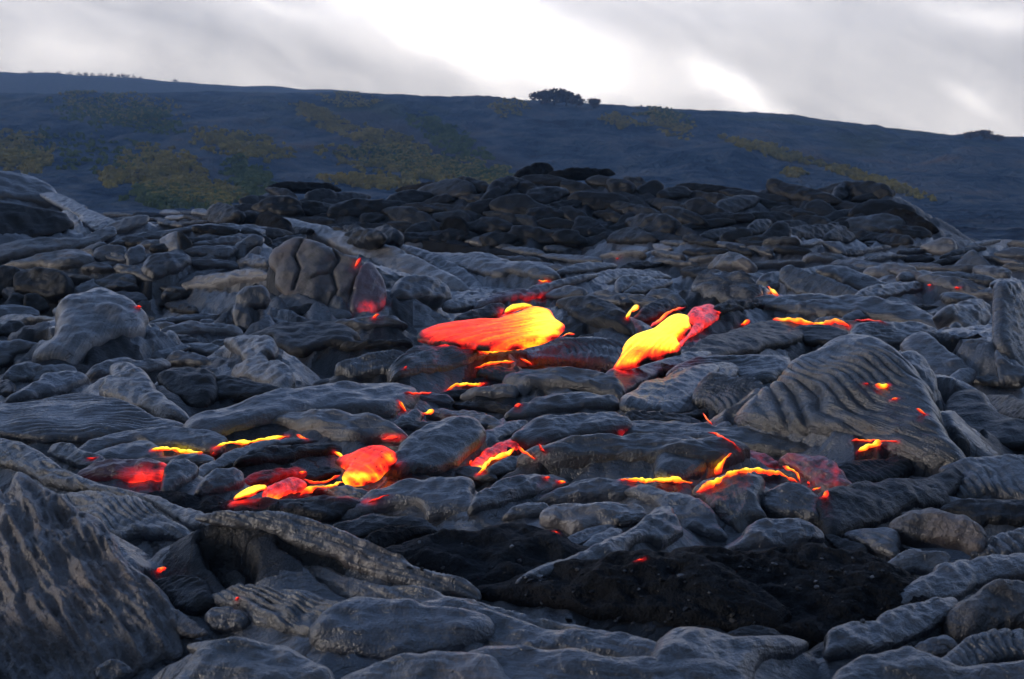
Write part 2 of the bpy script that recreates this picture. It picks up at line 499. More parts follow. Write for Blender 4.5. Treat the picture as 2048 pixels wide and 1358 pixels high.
    flow = np.stack([fa_.reshape(-1), fb_.reshape(-1), np.zeros(nx * ny)], 1)
    flow = np.concatenate([flow[ut], flow[it]]) + sd
    pnv = np.concatenate([pn.reshape(-1)[ut], np.zeros(it.sum())])
    at = {'flow': flow}
    LAST_TOP[0] = Vv[:int(ut.sum())].astype(np.float32)
    if heat is not None:
        at['heat_glow'] = heat(project(Vv), pnv)
    org = O.copy(); org[2] += lf
    return Vv, [ft, fb], at, org

def lobe(name, pts, mat='mid', label=None, cat='lava lobe', group=None, tile=None, **kw):
    if tile: pts = TT(tile, pts)
    refit = kw.pop('refit', 24); drop = kw.pop('drop', 25)
    Vv, fs, at, org = body(pts, **kw)
    if FITERR[0] > refit and 'dist' not in kw:
        a = np.asarray(pts, float); y_ = min(1450.0, float(np.percentile(a[:, 1], 92)))
        d = float(np.min(hit_base([a[:, 0].mean()], [y_])))
        k2 = dict(kw); k2.update(dist=(d, d), flatline=True, tilt=max(kw.get('tilt', 28), 38)); e0 = FITERR[0]; first = (Vv, fs, at, org, LAST_TOP[0])
        Vv, fs, at, org = body(pts, **k2)
        if FITERR[0] > e0: Vv, fs, at, org, LAST_TOP[0] = first
        FITERR[0] = min(FITERR[0], e0)
    if FITERR[0] > drop: return None
    if name not in ('lava_block', 'lava_shard', 'lava_boulder'): TOPS.append(LAST_TOP[0])
    me = make_mesh(name, Vv - org, fs, MAT[mat], attrs=at)
    return link(name, me, org, label=label, cat=cat, group=group)

TILES = {'A': (0, 130, 700 / 2048), 'B': (680, 130, 700 / 2048), 'C': (1348, 130, 700 / 2048), 'D': (0, 500, 700 / 2048),
         'E': (680, 500, 700 / 2048), 'F': (1348, 500, 700 / 2048), 'G': (0, 850, 700 / 1871), 'H': (680, 850, 700 / 1871),
         'I': (1348, 850, 700 / 1871), 'X': (0, 0, 1)}
def TT(t, pts):
    x, y, s = TILES[t]
    return [(x + a * s, y + b * s) for a, b in pts]

# ------------------------------------------------------------------ big shapes under the lobes
bump(290, 32, 560, 6.5, 453)
bump(40, 47, 210, 7.0, 372)       # shoulder behind it
bump(690, 27.5, 240, 3.6, 500)
bump(1240, 29, 200, 5.0, 565)     # low dome between the tongues
bump(1480, 44, 240, 8.0, 470)     # swell at the right
bump(1900, 46, 300, 9.0, 485)
bump(1640, 26, 300, 4.0, 620)

# ------------------------------------------------------------------ the hill (pali) and a farther ridge
RX = np.array([-900, -300, 0, 300, 660, 800, 1000, 1250, 1450, 1700, 1920, 2048, 2500, 3000])
RY = np.array([200, 186, 186, 187, 186, 190, 195, 213, 225, 250, 272, 282, 330, 380])
HILL_D = 900.0
def hill_z(x, y):
    px = x / HILL_D * F + W / 2
    top = (HORIZON - np.interp(px, RX, RY)) / F * HILL_D + CAMZ
    t = np.clip((y - 230) / (HILL_D - 230), 0, 1)
    z = -3.0 + (top + 3.0) * (0.55 * t + 0.45 * t * t * (3 - 2 * t))
    back = sstep(HILL_D, HILL_D + 600, y)
    z = z * (1 - 0.9 * back)
    n = fbm(P3(x / 90, y / 150, 7.7), 5)
    gul = np.abs(noise3(P3(x / 60 - y / 170, y / 600, 3.3)))
    env = np.clip((y - 210) / 200, 0, 1) * np.clip((HILL_D + 15 - y) / 160, 0.10, 1)
    z = z + env * (5.0 * n - 6.0 * gul)
    z = z + np.clip((y - 200) / 100, 0, 1) * 1.1 * fbm(P3(x / 14, y / 22, 1.2), 3)
    return z - 1.5

def hill_material(flow_line):
    m = bpy.data.materials.new('old_lava_hillside'); g = N(m)
    geo = g.n('ShaderNodeNewGeometry').outputs['Position']
    a = g.noise(g.scale(geo, (1, 0.55, 1)), 0.012, 6, 0.62, 0.5)
    b = g.noise(g.scale(geo, (1, 0.6, 1)), 0.06, 5, 0.65)
    c = g.noise(geo, 0.25, 3, 0.6)
    k = g.math('MULTIPLY_ADD', b, 0.6, g.math('MULTIPLY', a, 0.6))
    k = g.math('MULTIPLY_ADD', c, 0.25, k)
    col = g.ramp(k, [(0.56, (0.008, 0.020, 0.048)), (0.69, (0.056, 0.112, 0.190)), (0.80, (0.160, 0.195, 0.250)), (0.90, (0.220, 0.185, 0.180))])  # blue of dusk and distant haze painted into the slope's colours
    olive = g.mapr(g.noise(g.scale(geo, (1, 0.45, 1)), 0.009, 5, 0.65, 0.8), 0.50, 0.66, 0, 0.65)
    col = g.mix(olive, col, (0.125, 0.145, 0.075))
    # a paler, younger flow running down the slope
    A_, B_ = flow_line
    dx, dy = B_[0] - A_[0], B_[1] - A_[1]; ln = math.hypot(dx, dy)
    rel = g.n('ShaderNodeVectorMath', {0: geo, 1: (A_[0], A_[1], 0)}, operation='SUBTRACT').outputs[0]
    dn = g.n('ShaderNodeVectorMath', {0: rel, 1: (-dy / ln, dx / ln, 0)}, operation='DOT_PRODUCT').outputs['Value']
    dt = g.n('ShaderNodeVectorMath', {0: rel, 1: (dx / ln, dy / ln, 0)}, operation='DOT_PRODUCT').outputs['Value']
    wob = g.math('MULTIPLY_ADD', g.math('SUBTRACT', b, 0.5), 60.0, g.math('MULTIPLY_ADD', g.math('SUBTRACT', a, 0.5), 110.0, dn))
    band = g.math('MULTIPLY', g.mapr(g.math('ABSOLUTE', wob), 12.0, 34.0, 0.75, 0.0), g.math('MULTIPLY', g.mapr(dt, -20, 40), g.mapr(dt, ln - 40, ln + 20, 1.0, 0.0)))
    col = g.mix(band, col, (0.150, 0.140, 0.155))
    red = g.mapr(g.noise(geo, 0.02, 4, 0.6, 1.0), 0.58, 0.70, 0, 0.35)
    col = g.mix(red, col, (0.055, 0.032, 0.028))
    bmp = g.n('ShaderNodeBump', {'Height': k, 'Strength': 1.0, 'Distance': 14.0})
    pb = g.n('ShaderNodeBsdfPrincipled', {'Base Color': col, 'Roughness': 0.9, 'Normal': bmp.outputs[0], 'Specular IOR Level': 0.1})
    out = g.n('ShaderNodeOutputMaterial'); g.t.links.new(pb.outputs[0], out.inputs[0])
    return m

def hit_hill(px, py):
    r = ray([px], [py])[0]
    ts = np.linspace(200, HILL_D + 30, 150)
    for _ in range(2):
        z = CAMZ + r[2] * ts; h = hill_z(r[0] * ts, ts)
        b = z < h
        i = int(b.argmax()) if b.any() else int(np.argmin(z - h))
        last = np.array([r[0] * ts[i], ts[i], h[i]])
        ts = np.linspace(ts[max(i - 1, 0)], ts[i], 9) if b.any() else ts[max(i - 1, 0):i + 2]
    return last

MAT['hill'] = hill_material((hit_hill(660, 215), hit_hill(1000, 345)))

def leafmat(name, c1, c2, translucent=0.0):
    m = bpy.data.materials.new(name); g = N(m)
    geo = g.n('ShaderNodeNewGeometry').outputs['Position']
    k = g.noise(geo, 0.22, 4, 0.7)
    col = g.mix(g.mapr(k, 0.35, 0.65), c1, c2)
    pb = g.n('ShaderNodeBsdfPrincipled', {'Base Color': col, 'Roughness': 0.8, 'Specular IOR Level': 0.1})
    tr = g.n('ShaderNodeBsdfTranslucent', {'Color': col})
    mx = g.n('ShaderNodeMixShader', {0: translucent, 1: pb.outputs[0], 2: tr.outputs[0]})
    out = g.n('ShaderNodeOutputMaterial'); g.t.links.new(mx.outputs[0], out.inputs[0])
    return m

def hill():
    nr, nc = 260, 420
    ys = np.concatenate([190 * (HILL_D / 190) ** np.linspace(0, 1, 210), np.linspace(HILL_D + 8, 1500, 50)])
    us = np.linspace(-0.80, 0.80, nc)
    Y = np.repeat(ys[:, None], nc, 1); X = us[None] * (Y + 60)
    Z = hill_z(X, Y)
    me = make_mesh('hillside', np.stack([X, Y, Z], -1).reshape(-1, 3), quads(nr, nc), MAT['hill'])
    link('hill', me, kind='structure')
    # old flow between the field and the hill
    ys = 60 * (320 / 60) ** np.linspace(0, 1, 170); us = np.linspace(-0.75, 0.75, 360)
    Y = np.repeat(ys[:, None], 360, 1); X = us[None] * (Y + 12)
    Z = Hbase(X, Y) * sstep(76, 82, Y) - 0.55 + 0.45 * fbm(P3(X / 3.5, Y / 5, 9.1), 4) * sstep(82, 100, Y) - 1.6 * sstep(88, 74, Y)
    me = make_mesh('old_flow', np.stack([X, Y, Z], -1).reshape(-1, 3), quads(170, 360), MAT['hill'])
    link('old_lava_terrain', me, kind='structure')
    # farther ridge, up the mountain
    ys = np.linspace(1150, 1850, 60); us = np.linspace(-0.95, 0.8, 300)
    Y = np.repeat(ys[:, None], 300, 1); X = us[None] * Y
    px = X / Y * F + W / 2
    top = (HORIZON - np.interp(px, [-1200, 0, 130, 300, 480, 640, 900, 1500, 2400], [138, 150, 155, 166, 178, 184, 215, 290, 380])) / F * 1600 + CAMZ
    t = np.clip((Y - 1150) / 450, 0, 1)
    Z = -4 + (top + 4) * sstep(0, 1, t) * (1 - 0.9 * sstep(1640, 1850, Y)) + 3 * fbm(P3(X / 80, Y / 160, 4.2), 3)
    me = make_mesh('ridge', np.stack([X, Y, Z], -1).reshape(-1, 3), quads(60, 300), leafmat('pale_far_slope', (0.13, 0.13, 0.15), (0.24, 0.23, 0.25)))  # haze's paling of the distance painted into the ridge colour
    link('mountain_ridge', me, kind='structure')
hill()

# ------------------------------------------------------------------ vegetation
MAT['grass'] = leafmat('hill_grass', (0.340, 0.300, 0.110), (0.560, 0.450, 0.150), 0.4)
MAT['fern'] = leafmat('green_brush', (0.115, 0.185, 0.080), (0.240, 0.290, 0.115), 0.4)
MAT['leaf'] = leafmat('tree_leaf', (0.150, 0.105, 0.078), (0.300, 0.220, 0.170), 0.75)
MAT['bark'] = leafmat('bark', (0.05, 0.04, 0.035), (0.09, 0.075, 0.06))

def tufts(P, size, hgt):
    """small crossed blades at the points P -> verts, tris"""
    n = len(P); V = []; Fc = []
    a = RNG.uniform(0, 2 * math.pi, n)
    for k in range(3):
        ang = a + k * 2.1
        s = size * RNG.uniform(0.6, 1.4, n); h = hgt * RNG.uniform(0.5, 1.5, n)
        dx, dy = np.cos(ang) * s, np.sin(ang) * s
        lean = RNG.normal(0, 0.3, (n, 2)) * h[:, None]
        p0 = P + np.stack([-dx, -dy, -0.3 * h], 1); p1 = P + np.stack([dx, dy, -0.3 * h], 1)
        p2 = P + np.stack([lean[:, 0] + dx * .5, lean[:, 1] + dy * .5, h], 1); p3 = P + np.stack([lean[:, 0] - dx * .5, lean[:, 1] - dy * .5, h], 1)
        b = sum(len(v) for v in V)
        V.append(np.stack([p0, p1, p2, p3], 1).reshape(-1, 3))
        Fc.append(b + np.arange(n * 4).reshape(-1, 4))
    return np.concatenate(V), np.concatenate(Fc)

def patch(name, px, py, w, h, slope, dens, mat, thr=0.1, size=1.6, hgt=1.2):
    pts = []
    for _ in range(int(dens)):
        r = math.sqrt(random.random()); a = random.uniform(0, 2 * math.pi)
        ex, ey = r * math.cos(a) * w / 2, r * math.sin(a) * h / 2
        x, y = px + ex, py + ey + slope * ex
        if noise3(np.array([x / 26.0, y / 9.0, 2.0])) + 0.5 * noise3(np.array([x / 9.0, y / 4.0, 6.0])) < thr - 0.25 + 1.3 * (r - 0.55) + random.uniform(-.25, .25): continue
        pts.append(hit_hill(x, y))
    return pts

GP = []; FP = []
for (px, py, w, h, sl, n) in [(240, 215, 190, 50, 0.1, 500), (40, 305, 110, 60, 0.1, 700), (330, 350, 130, 80, 0.2, 1000), (480, 290, 150, 40, 0.18, 700),
                              (225, 355, 40, 30, 0, 120), (400, 385, 130, 40, 0.1, 700), (650, 240, 110, 30, 0.45, 450), (780, 285, 150, 34, 0.3, 500),
                              (850, 335, 300, 44, 0.14, 1500), (740, 365, 140, 18, 0.08, 400), (1330, 245, 90, 40, 0.3, 350), (1240, 243, 60, 22, 0.2, 160),
                              (1535, 300, 130, 20, 0.27, 420), (1735, 358, 180, 16, 0.33, 420), (1590, 345, 40, 14, 0, 60), (1020, 215, 60, 30, 0, 120), (700, 200, 90, 24, 0.1, 200)]:
    GP += patch('g', px, py, w * 1.5, h * 1.5, sl, n * 2.2, 'grass', 0.0)
for (px, py, w, h, sl, n) in [(200, 220, 150, 50, 0.1, 500), (300, 225, 80, 24, 0.1, 200), (500, 360, 80, 60, 0.3, 500), (360, 395, 170, 40, 0.05, 700), (300, 245, 110, 34, 0.1, 250),
                              (900, 280, 120, 44, 0.5, 450), (890, 260, 90, 30, 0.4, 250), (840, 325, 240, 40, 0.15, 700), (960, 348, 120, 26, 0.05, 300), (1330, 230, 80, 30, 0.2, 150),
                              (150, 300, 240, 60, 0.1, 200)]:
    FP += patch('f', px, py, w * 1.5, h * 1.5, sl, n * 2.2, 'fern', 0.04)
for nm, pts, mt in (('hillside_grass', GP, 'grass'), ('hillside_brush', FP, 'fern')):
    V, Fc = tufts(np.array(pts), 0.85, 0.75)
    o = link(nm, make_mesh(nm, V, Fc, MAT[mt], smooth=False), kind='stuff',
             label='dry yellow grass growing in patches over the lava hillside' if mt == 'grass' else 'low green brush growing in patches over the lava hillside',
             cat='grass' if mt == 'grass' else 'brush')

def tree(px, py, d, width_px, height_px, label, group=None, nleaf=420, flat=1.0, base=None, name='tree'):
    s = d / F
    if base is None: base = hit_hill(px, py)
    base = np.array(base); s = base[1] / F
    wd, ht = width_px * s, height_px * s
    root = bpy.data.objects.new(name, None); COL.objects.link(root); root.location = base
    root['label'] = label; root['category'] = 'tree'
    if group: root['group'] = group
    V = []; Q = []
    def limb(a, b, r0, r1):
        a, b = np.array(a), np.array(b); ax = b - a; ax /= np.linalg.norm(ax)
        s1 = np.cross(ax, [0.3, 0.9, 0.1]); s1 /= np.linalg.norm(s1); s2 = np.cross(ax, s1)
        k = sum(len(v) for v in V); an = np.arange(7) / 7 * 2 * math.pi
        V.append(np.concatenate([a + r0 * (np.cos(an)[:, None] * s1 + np.sin(an)[:, None] * s2), b + r1 * (np.cos(an)[:, None] * s1 + np.sin(an)[:, None] * s2)]))
        Q.append(k + np.stack([np.arange(7), (np.arange(7) + 1) % 7, 7 + (np.arange(7) + 1) % 7, 7 + np.arange(7)], 1))
    fork = np.array([random.uniform(-.05, .05) * wd, 0, ht * 0.2])
    limb((0, 0, -1.2), fork, ht * 0.055, ht * 0.04)
    ends = []
    for i in range(6):
        a = i * 1.05 + random.uniform(-.3, .3)
        e = fork + np.array([math.cos(a) * wd * 0.30, math.sin(a) * wd * 0.30, ht * random.uniform(0.05, 0.45)])
        limb(fork, e, ht * 0.03, ht * 0.012); ends.append(e)
    link('trunk', make_mesh('trunk', np.concatenate(V), np.concatenate(Q), MAT['bark']), parent=root)
    P = []
    while len(P) < nleaf:
        e = random.choice(ends) if random.random() < 0.75 else fork + np.array([0, 0, ht * 0.45])
        o = RNG.normal(size=3); o /= np.linalg.norm(o)
        rr = random.random() ** 0.45
        p = e + o * rr * np.array([wd * 0.27, wd * 0.27, ht * 0.24 * flat])
        if noise3(p / (0.22 * ht) + base * 0.1) > -0.12 and p[2] > ht * 0.03: P.append(p)
    P = np.array(P)
    n = len(P); sz = 0.055 * math.sqrt(wd * ht) * RNG.uniform(0.6, 1.4, n)
    a = RNG.normal(size=(n, 3)); a /= np.linalg.norm(a, axis=1)[:, None]
    b = np.cross(a, RNG.normal(size=(n, 3))); b /= np.linalg.norm(b, axis=1)[:, None]
    A, B = a * sz[:, None], b * sz[:, None]
    LV = np.stack([P - A - B * .6, P + A - B * .6, P + A + B * .6, P - A + B * .6], 1).reshape(-1, 3)
    link('crown', make_mesh('crown', LV, np.arange(n * 4).reshape(-1, 4), MAT['leaf'], smooth=False), parent=root)
    return root

HG = 'trees clumped on the hill crest'
for i, (px, w, h, lab) in enumerate([
        (1083, 44, 30, 'leftmost low tree of the brown clump on the hill crest'),
        (1108, 52, 36, 'tallest broad tree in the brown clump on the hill crest'),
        (1132, 46, 34, 'broad tree right of the tallest one in the hill crest clump'),
        (1152, 36, 26, 'low tree at the right end of the hill crest clump'),
        (1188, 28, 22, 'small lone tree just right of the clump on the hill crest')]):
    tree(px, np.interp(px, RX, RY) + 8, 880, w, h, lab, HG if i < 4 else None, nleaf=700)
for (px, w, h, lab) in [(1942, 30, 20, 'small tree at the left of the sparse row on the right hill crest'),
                        (1968, 40, 24, 'widest tree in the sparse row on the right hill crest'),
                        (1995, 30, 16, 'low tree at the right of the sparse row on the right hill crest')]:
    tree(px, np.interp(px, RX, RY) + 6, 880, w, h, lab, 'trees in a sparse row on the right hill crest', nleaf=420)
def ridge_z(px):
    top = np.interp(px, [-1200, 0, 130, 300, 480, 640], [138, 150, 155, 166, 178, 184])
    r = ray([px], [top - 1.5])[0]
    return np.array([r[0] * 1590, 1590, CAMZ + r[2] * 1590])
for i in range(16):
    px = [120, 140, 158, 172, 186, 200, 212, 224, 236, 246, 256, 268, 282, 60, 92, 350][i]
    h = [7, 8, 7, 9, 8, 9, 8, 11, 9, 12, 10, 9, 7, 6, 6, 6][i] + 5
    tree(px, 0, 1590, 14, h, 'tiny hazy tree in the row along the far left ridge', 'hazy trees along the far ridge', nleaf=120, base=ridge_z(px))

# ------------------------------------------------------------------ sky, sun, air, camera
def world():
    w = bpy.data.worlds.new('World'); SC.world = w; w.use_nodes = True
    t = w.node_tree; t.nodes.clear()
    g = N.__new__(N); g.t = t
    sky = g.n('ShaderNodeTexSky'); sky.sky_type = 'NISHITA'; sky.sun_disc = False
    sky.sun_elevation = SUN_EL; sky.sun_rotation = SUN_ROT
    d = g.n('ShaderNodeTexCoord').outputs['Generated']
    sep = g.n('ShaderNodeSeparateXYZ', {0: d})
    az = g.math('ARCTAN2', sep.outputs[0], sep.outputs[1])          # radians, 0 = north (ahead), + = east
    el = g.math('ARCSINE', sep.outputs[2])
    wn = g.n('ShaderNodeTexNoise', {'Vector': d, 'Scale': 9.0, 'Detail': 4.0, 'Roughness': 0.55})
    wx = g.math('MULTIPLY_ADD', wn.outputs[0], 0.10, -0.05)
    # cloud bands slope down towards the east
    def rot(a0, e0, ang):
        ca, sa = math.cos(ang), math.sin(ang)
        x = g.math('SUBTRACT', az, a0); y = g.math('SUBTRACT', el, e0)
        u = g.math('ADD', g.math('MULTIPLY', x, ca), g.math('MULTIPLY', y, sa))
        v = g.math('ADD', g.math('MULTIPLY', x, -sa), g.math('MULTIPLY', y, ca))
        return u, g.math('ADD', v, g.math('MULTIPLY', wx, 0.35))
    def blob(px, py, su, sv, ang, amp):
        r = ray([px], [py])[0]
        u, v = rot(math.atan2(r[0], 1), math.atan(r[2] / math.hypot(r[0], 1)), math.radians(ang))
        q = g.math('ADD', g.math('POWER', g.math('ABSOLUTE', g.math('DIVIDE', u, su / F)), 2.0), g.math('POWER', g.math('ABSOLUTE', g.math('DIVIDE', v, sv / F)), 2.0))
        return g.math('MULTIPLY', g.math('EXPONENT', g.math('MULTIPLY', q, -1.0)), amp)
    u, v = rot(0, 0, math.radians(-22))
    comb = g.n('ShaderNodeCombineXYZ', {0: g.math('MULTIPLY', u, 4.0), 1: g.math('MULTIPLY', v, 17.0), 2: g.math('MULTIPLY', sep.outputs[1], 1.0)})
    c1 = g.noise(comb.outputs[0], 1.3, 5, 0.52, 0.6)
    c2 = g.noise(d, 9.0, 6, 0.58, 0.5)
    L = g.math('MULTIPLY_ADD', c1, 0.85, g.math('MULTIPLY_ADD', c2, 0.45, 0.02))
    for b in CLOUDS: L = g.math('ADD', L, blob(*b))
    L = g.math('MAXIMUM', L, 0.05)
    front = g.mapr(sep.outputs[1], -0.30, 0.80, BACK_SKY, 1.0)     # the cloud deck is brightest where it is thin, ahead
    L = g.math('MULTIPLY', L, front)
    L = g.math('MULTIPLY', L, g.mapr(el, 0.18, 0.75, 1.0, 0.40))
    L = g.math('MULTIPLY', L, g.mapr(el, 0.13, 0.30, 1.38, 1.0))
    cool = g.mapr(el, 0.10, 0.45)
    tint = g.mix(cool, (1.0, 0.915, 0.83), (0.45, 0.70, 1.35))
    cl = g.n('ShaderNodeBackground', {0: g.mix(1.0, tint, tint), 1: L})
    nb = g.n('ShaderNodeBackground', {0: sky.outputs[0], 1: SKY_STRENGTH})
    # cloud cover thins out overhead and the blue dusk sky shows
    cover = g.mapr(g.math('MULTIPLY_ADD', c2, 0.35, el), 0.28, 0.85, 1.0, ZENITH_COVER)
    mx = g.n('ShaderNodeMixShader', {0: cover, 1: nb.outputs[0], 2: cl.outputs[0]})
    out = g.n('ShaderNodeOutputWorld'); t.links.new(mx.outputs[0], out.inputs[0])

SUN_EL = math.radians(11); SUN_AZ = math.radians(252)       # compass bearing of the sun, ahead = 0, clockwise
SUN_ROT = SUN_AZ; SKY_STRENGTH = 0.06; BACK_SKY = 0.06; ZENITH_COVER = 0.45
CLOUDS = [  # px, py, half length, half width, tilt, brightness
    (1010, 95, 260, 70, -14, 0.75), (900, 20, 230, 60, -12, 0.65), (1150, 150, 120, 26, -20, 0.25), (1490, 185, 90, 26, -32, 0.55), (1420, 150, 70, 24, -35, 0.2),
    (1940, 200, 60, 16, -25, 0.30), (2000, 30, 110, 26, -10, 0.38), (120, 105, 110, 30, -8, 0.16), (560, 10, 110, 20, -10, 0.2), (680, 130, 200, 30, -16, -0.10), (1300, 60, 160, 50, -25, -0.12), (1760, 170, 180, 40, -22, -0.10), (420, 110, 150, 40, -20, -0.06)]
world()

sl = bpy.data.lights.new('sun', 'SUN'); sl.energy = 0.5; sl.angle = math.radians(10); sl.color = (1.0, 0.87, 0.74)
so = bpy.data.objects.new('sun', sl); COL.objects.link(so)
sd_ = Vector((math.sin(SUN_AZ) * math.cos(SUN_EL), math.cos(SUN_AZ) * math.cos(SUN_EL), math.sin(SUN_EL)))
so.rotation_euler = sd_.to_track_quat('Z', 'Y').to_euler(); so.location = sd_ * 50 + Vector((0, 0, 20))

def air():
    x0, x1, y0, y1, z0, z1 = -2300, 1800, -40, 1900, -30, 260
    V = [(x, y, z) for z in (z0, z1) for y in (y0, y1) for x in (x0, x1)]
    Fc = np.array([[0, 2, 3, 1], [4, 5, 7, 6], [0, 1, 5, 4], [2, 6, 7, 3], [0, 4, 6, 2], [1, 3, 7, 5]])
    m = bpy.data.materials.new('air'); g = N(m)
    pv = g.n('ShaderNodeVolumePrincipled', {'Color': (0.40, 0.64, 1.0, 1), 'Density': HAZE, 'Anisotropy': 0.45})
    out = g.n('ShaderNodeOutputMaterial'); g.t.links.new(pv.outputs[0], out.inputs['Volume'])
    link('haze', make_mesh('haze', V, Fc, m, smooth=False), kind='stuff', label='thin bluish dusk haze over the lava and the hill', cat='haze')
HAZE = 0.00052
air()

cam = bpy.data.cameras.new('camera'); cam.sensor_width = 36; cam.lens = 36 * F / W; cam.clip_start = 0.1; cam.clip_end = 20000
cam.dof.use_dof = True; cam.dof.focus_distance = 13.0; cam.dof.aperture_fstop = 3.2
co = bpy.data.objects.new('camera', cam); COL.objects.link(co); co.location = (0, 0, CAMZ)
co.rotation_euler = (math.pi / 2 - PITCH, 0, 0); SC.camera = co

SC.view_settings.view_transform = 'Standard'; SC.view_settings.look = 'None'
SC.view_settings.exposure = 0.84; SC.view_settings.gamma = 1.0
SC.cycles.use_denoising = True
SC.cycles.volume_bounces = 0
SC.cycles.max_bounces = 4
SC.cycles.use_adaptive_sampling = True; SC.cycles.adaptive_threshold = 0.03

# ------------------------------------------------------------------ the lava, lobe by lobe (outline points read off the photograph, 4 tiles)
def L(tile, mat, name, label, pts, **kw):
    return lobe(name, pts, mat, label, {'lava_lobe': 'lava lobe', 'lava_toe': 'lava toe', 'lava_plate': 'lava plate', 'lava_block': 'lava block', 'lava_sheet': 'lava sheet',
        'ropy_lava': 'ropy lava', 'lava_boulder': 'boulder', 'lava_fold': 'lava fold', 'rubble_patch': 'rubble', 'lava_shard': 'lava shard', 'lava_tongue': 'molten lava', 'glowing_lobe': 'glowing lava'}[name],
        tile=tile, **kw)

# --- shoulder and bank on the left
S = dict(tilt=22, T=0.35, gain=2.2)
L('A','mid','lava_plate','grey slab capping the far shoulder at the left edge under the hill',[(-60,650),(100,655),(200,670),(260,720),(340,800),(380,860),(300,850),(180,830),(60,815),(-60,800)],**S)
L('A','dark','lava_plate','dark slab under the cap of the far left shoulder',[(-60,820),(150,850),(300,870),(380,880),(400,960),(300,1010),(150,1040),(-60,1050)],tilt=45,T=0.3,gain=2.0,und=.25)
L('A','mid','lava_plate','narrow sloping slab running down right from the far left shoulder',[(260,770),(340,760),(430,790),(520,850),(620,900),(660,930),(600,950),(500,915),(400,860),(320,810)],**S)
L('A','silver','lava_toe','pale upright toe at the right foot of the far left shoulder',[(370,870),(430,870),(480,940),(520,1000),(440,1010),(400,960)],tilt=45)
L('A','mid','lava_toe','small grey toe right of the pale upright toe by the far left shoulder',[(470,900),(560,900),(640,940),(600,980),(530,990)])
L('A','silver','lava_plate','long pale slab at the left edge on top of the left bank',[(-60,1080),(120,1040),(280,1030),(440,1030),(500,1010),(540,1030),(440,1070),(300,1110),(160,1130),(-60,1150)],**S)
L('A','silver','lava_plate','broken pale slab with a vertical right end on the crest of the left bank',[(600,970),(620,950),(700,915),(840,900),(845,950),(760,980),(680,1000),(640,1030),(570,1040)],tilt=30,T=.4,gain=2.4,edge=.02)
L('A','silver','lava_plate','longest pale slab sloping up the left bank to its crest',[(-20,1200),(80,1170),(230,1130),(400,1060),(560,980),(620,970),(640,1010),(560,1050),(480,1080),(330,1110),(200,1160),(100,1200)],**S)
L('A','silver','lava_plate','smooth pale slab with an undercut lower edge on the left bank',[(20,1200),(150,1170),(330,1120),(440,1090),(520,1100),(510,1160),(420,1210),(320,1230),(200,1215)],tilt=26,T=.4,gain=2)
L('A','mid','lava_toe','grey toe lying below the broken slab on the bank crest',[(660,1050),(760,1000),(880,980),(950,985),(940,1030),(860,1030),(760,1060)])
L('A','mid','lava_plate','thin grey slab forming the skyline of the left bank beside the dark block',[(960,1000),(1050,960),(1200,935),(1400,940),(1520,955),(1530,990),(1420,1000),(1280,1010),(1180,1010),(1100,985),(1000,1015)],**S)
L('A','silver','lava_toe','long pale toe just left of the dark block on the bank crest',[(1180,1005),(1300,985),(1450,965),(1520,968),(1520,1005),(1400,1020),(1250,1030)])
L('A','silver','lava_lobe','round pale lobe split by a dark crack on the left bank',[(940,1040),(990,1000),(1050,985),(1060,1040),(1050,1100),(990,1100),(950,1080)],tilt=50)
L('A','dark','lava_lobe','dark broken half beside the round split lobe on the left bank',[(1050,990),(1090,1000),(1120,1050),(1090,1100),(1050,1110),(1045,1040)],tilt=50)
L('A','mid','lava_toe','flat grey toe right of the round split lobe',[(1140,1055),(1200,1030),(1320,1020),(1400,1035),(1360,1065),(1220,1072)])
L('A','mid','lava_toe','pillow shaped toe below the flat toe near the round split lobe',[(1090,1110),(1130,1070),(1250,1060),(1340,1065),(1350,1110),(1290,1140),(1170,1130)],tilt=38)
L('A','mid','lava_lobe','lumpy lobe under the dark block on the bank crest',[(1350,1090),(1400,1040),(1470,1000),(1530,1010),(1520,1050),(1450,1080),(1430,1140),(1380,1130)],tilt=45)
L('A','silver','lava_toe','small pale upright toe beside the dark gap left of the tumulus',[(1440,1170),(1460,1110),(1500,1085),(1530,1100),(1500,1150),(1490,1190)],tilt=50)
L('A','mid','lava_lobe','rounded grey lobe in the upper middle of the left bank',[(560,1090),(620,1060),(720,1070),(740,1120),(700,1150),(620,1170),(570,1150)],tilt=42)
L('A','mid','lava_lobe','small lobe wedged right of the rounded grey lobe on the left bank',[(740,1090),(800,1060),(840,1080),(840,1150),(760,1180),(740,1140)],tilt=42)
L('A','mid','lava_toe','short toe directly left of the round split lobe',[(830,1060),(920,1025),(960,1050),(930,1080),(850,1080)])
L('A','silver','lava_toe','pale short toe at the end of the smooth undercut slab',[(480,1080),(540,1050),(600,1050),(620,1070),(560,1090),(520,1120)])
L('A','rubble','lava_block','black jagged block standing on the crest of the left bank',[(1400,890),(1480,870),(1560,885),(1640,880),(1690,940),(1700,1000),(1600,1040),(1540,1010),(1530,960),(1400,925)],tilt=60,T=.6,edge=.10,gain=2.5)
L('A','silver','lava_shard','pale pointed shard leaning on the black block of the bank crest',[(1600,880),(1650,845),(1690,900),(1720,960),(1740,1010),(1700,1005),(1690,940)],tilt=55)
B = dict(tilt=36, T=.6)
L('D','mid','lava_lobe','rounded lobe in the middle of the crowded left bank',[(840,90),(900,40),(1020,30),(1100,80),(1060,150),(980,190),(920,200),(860,160)],**B)
L('D','mid','lava_toe','wide toe right of the rounded lobe amid the left bank',[(1060,70),(1150,50),(1280,60),(1370,80),(1370,130),(1280,140),(1150,130)],**B)
L('D','mid','lava_toe','drooping toe under the smooth undercut slab of the left bank',[(670,120),(730,95),(830,100),(900,170),(860,200),(760,170),(700,150)],**B)
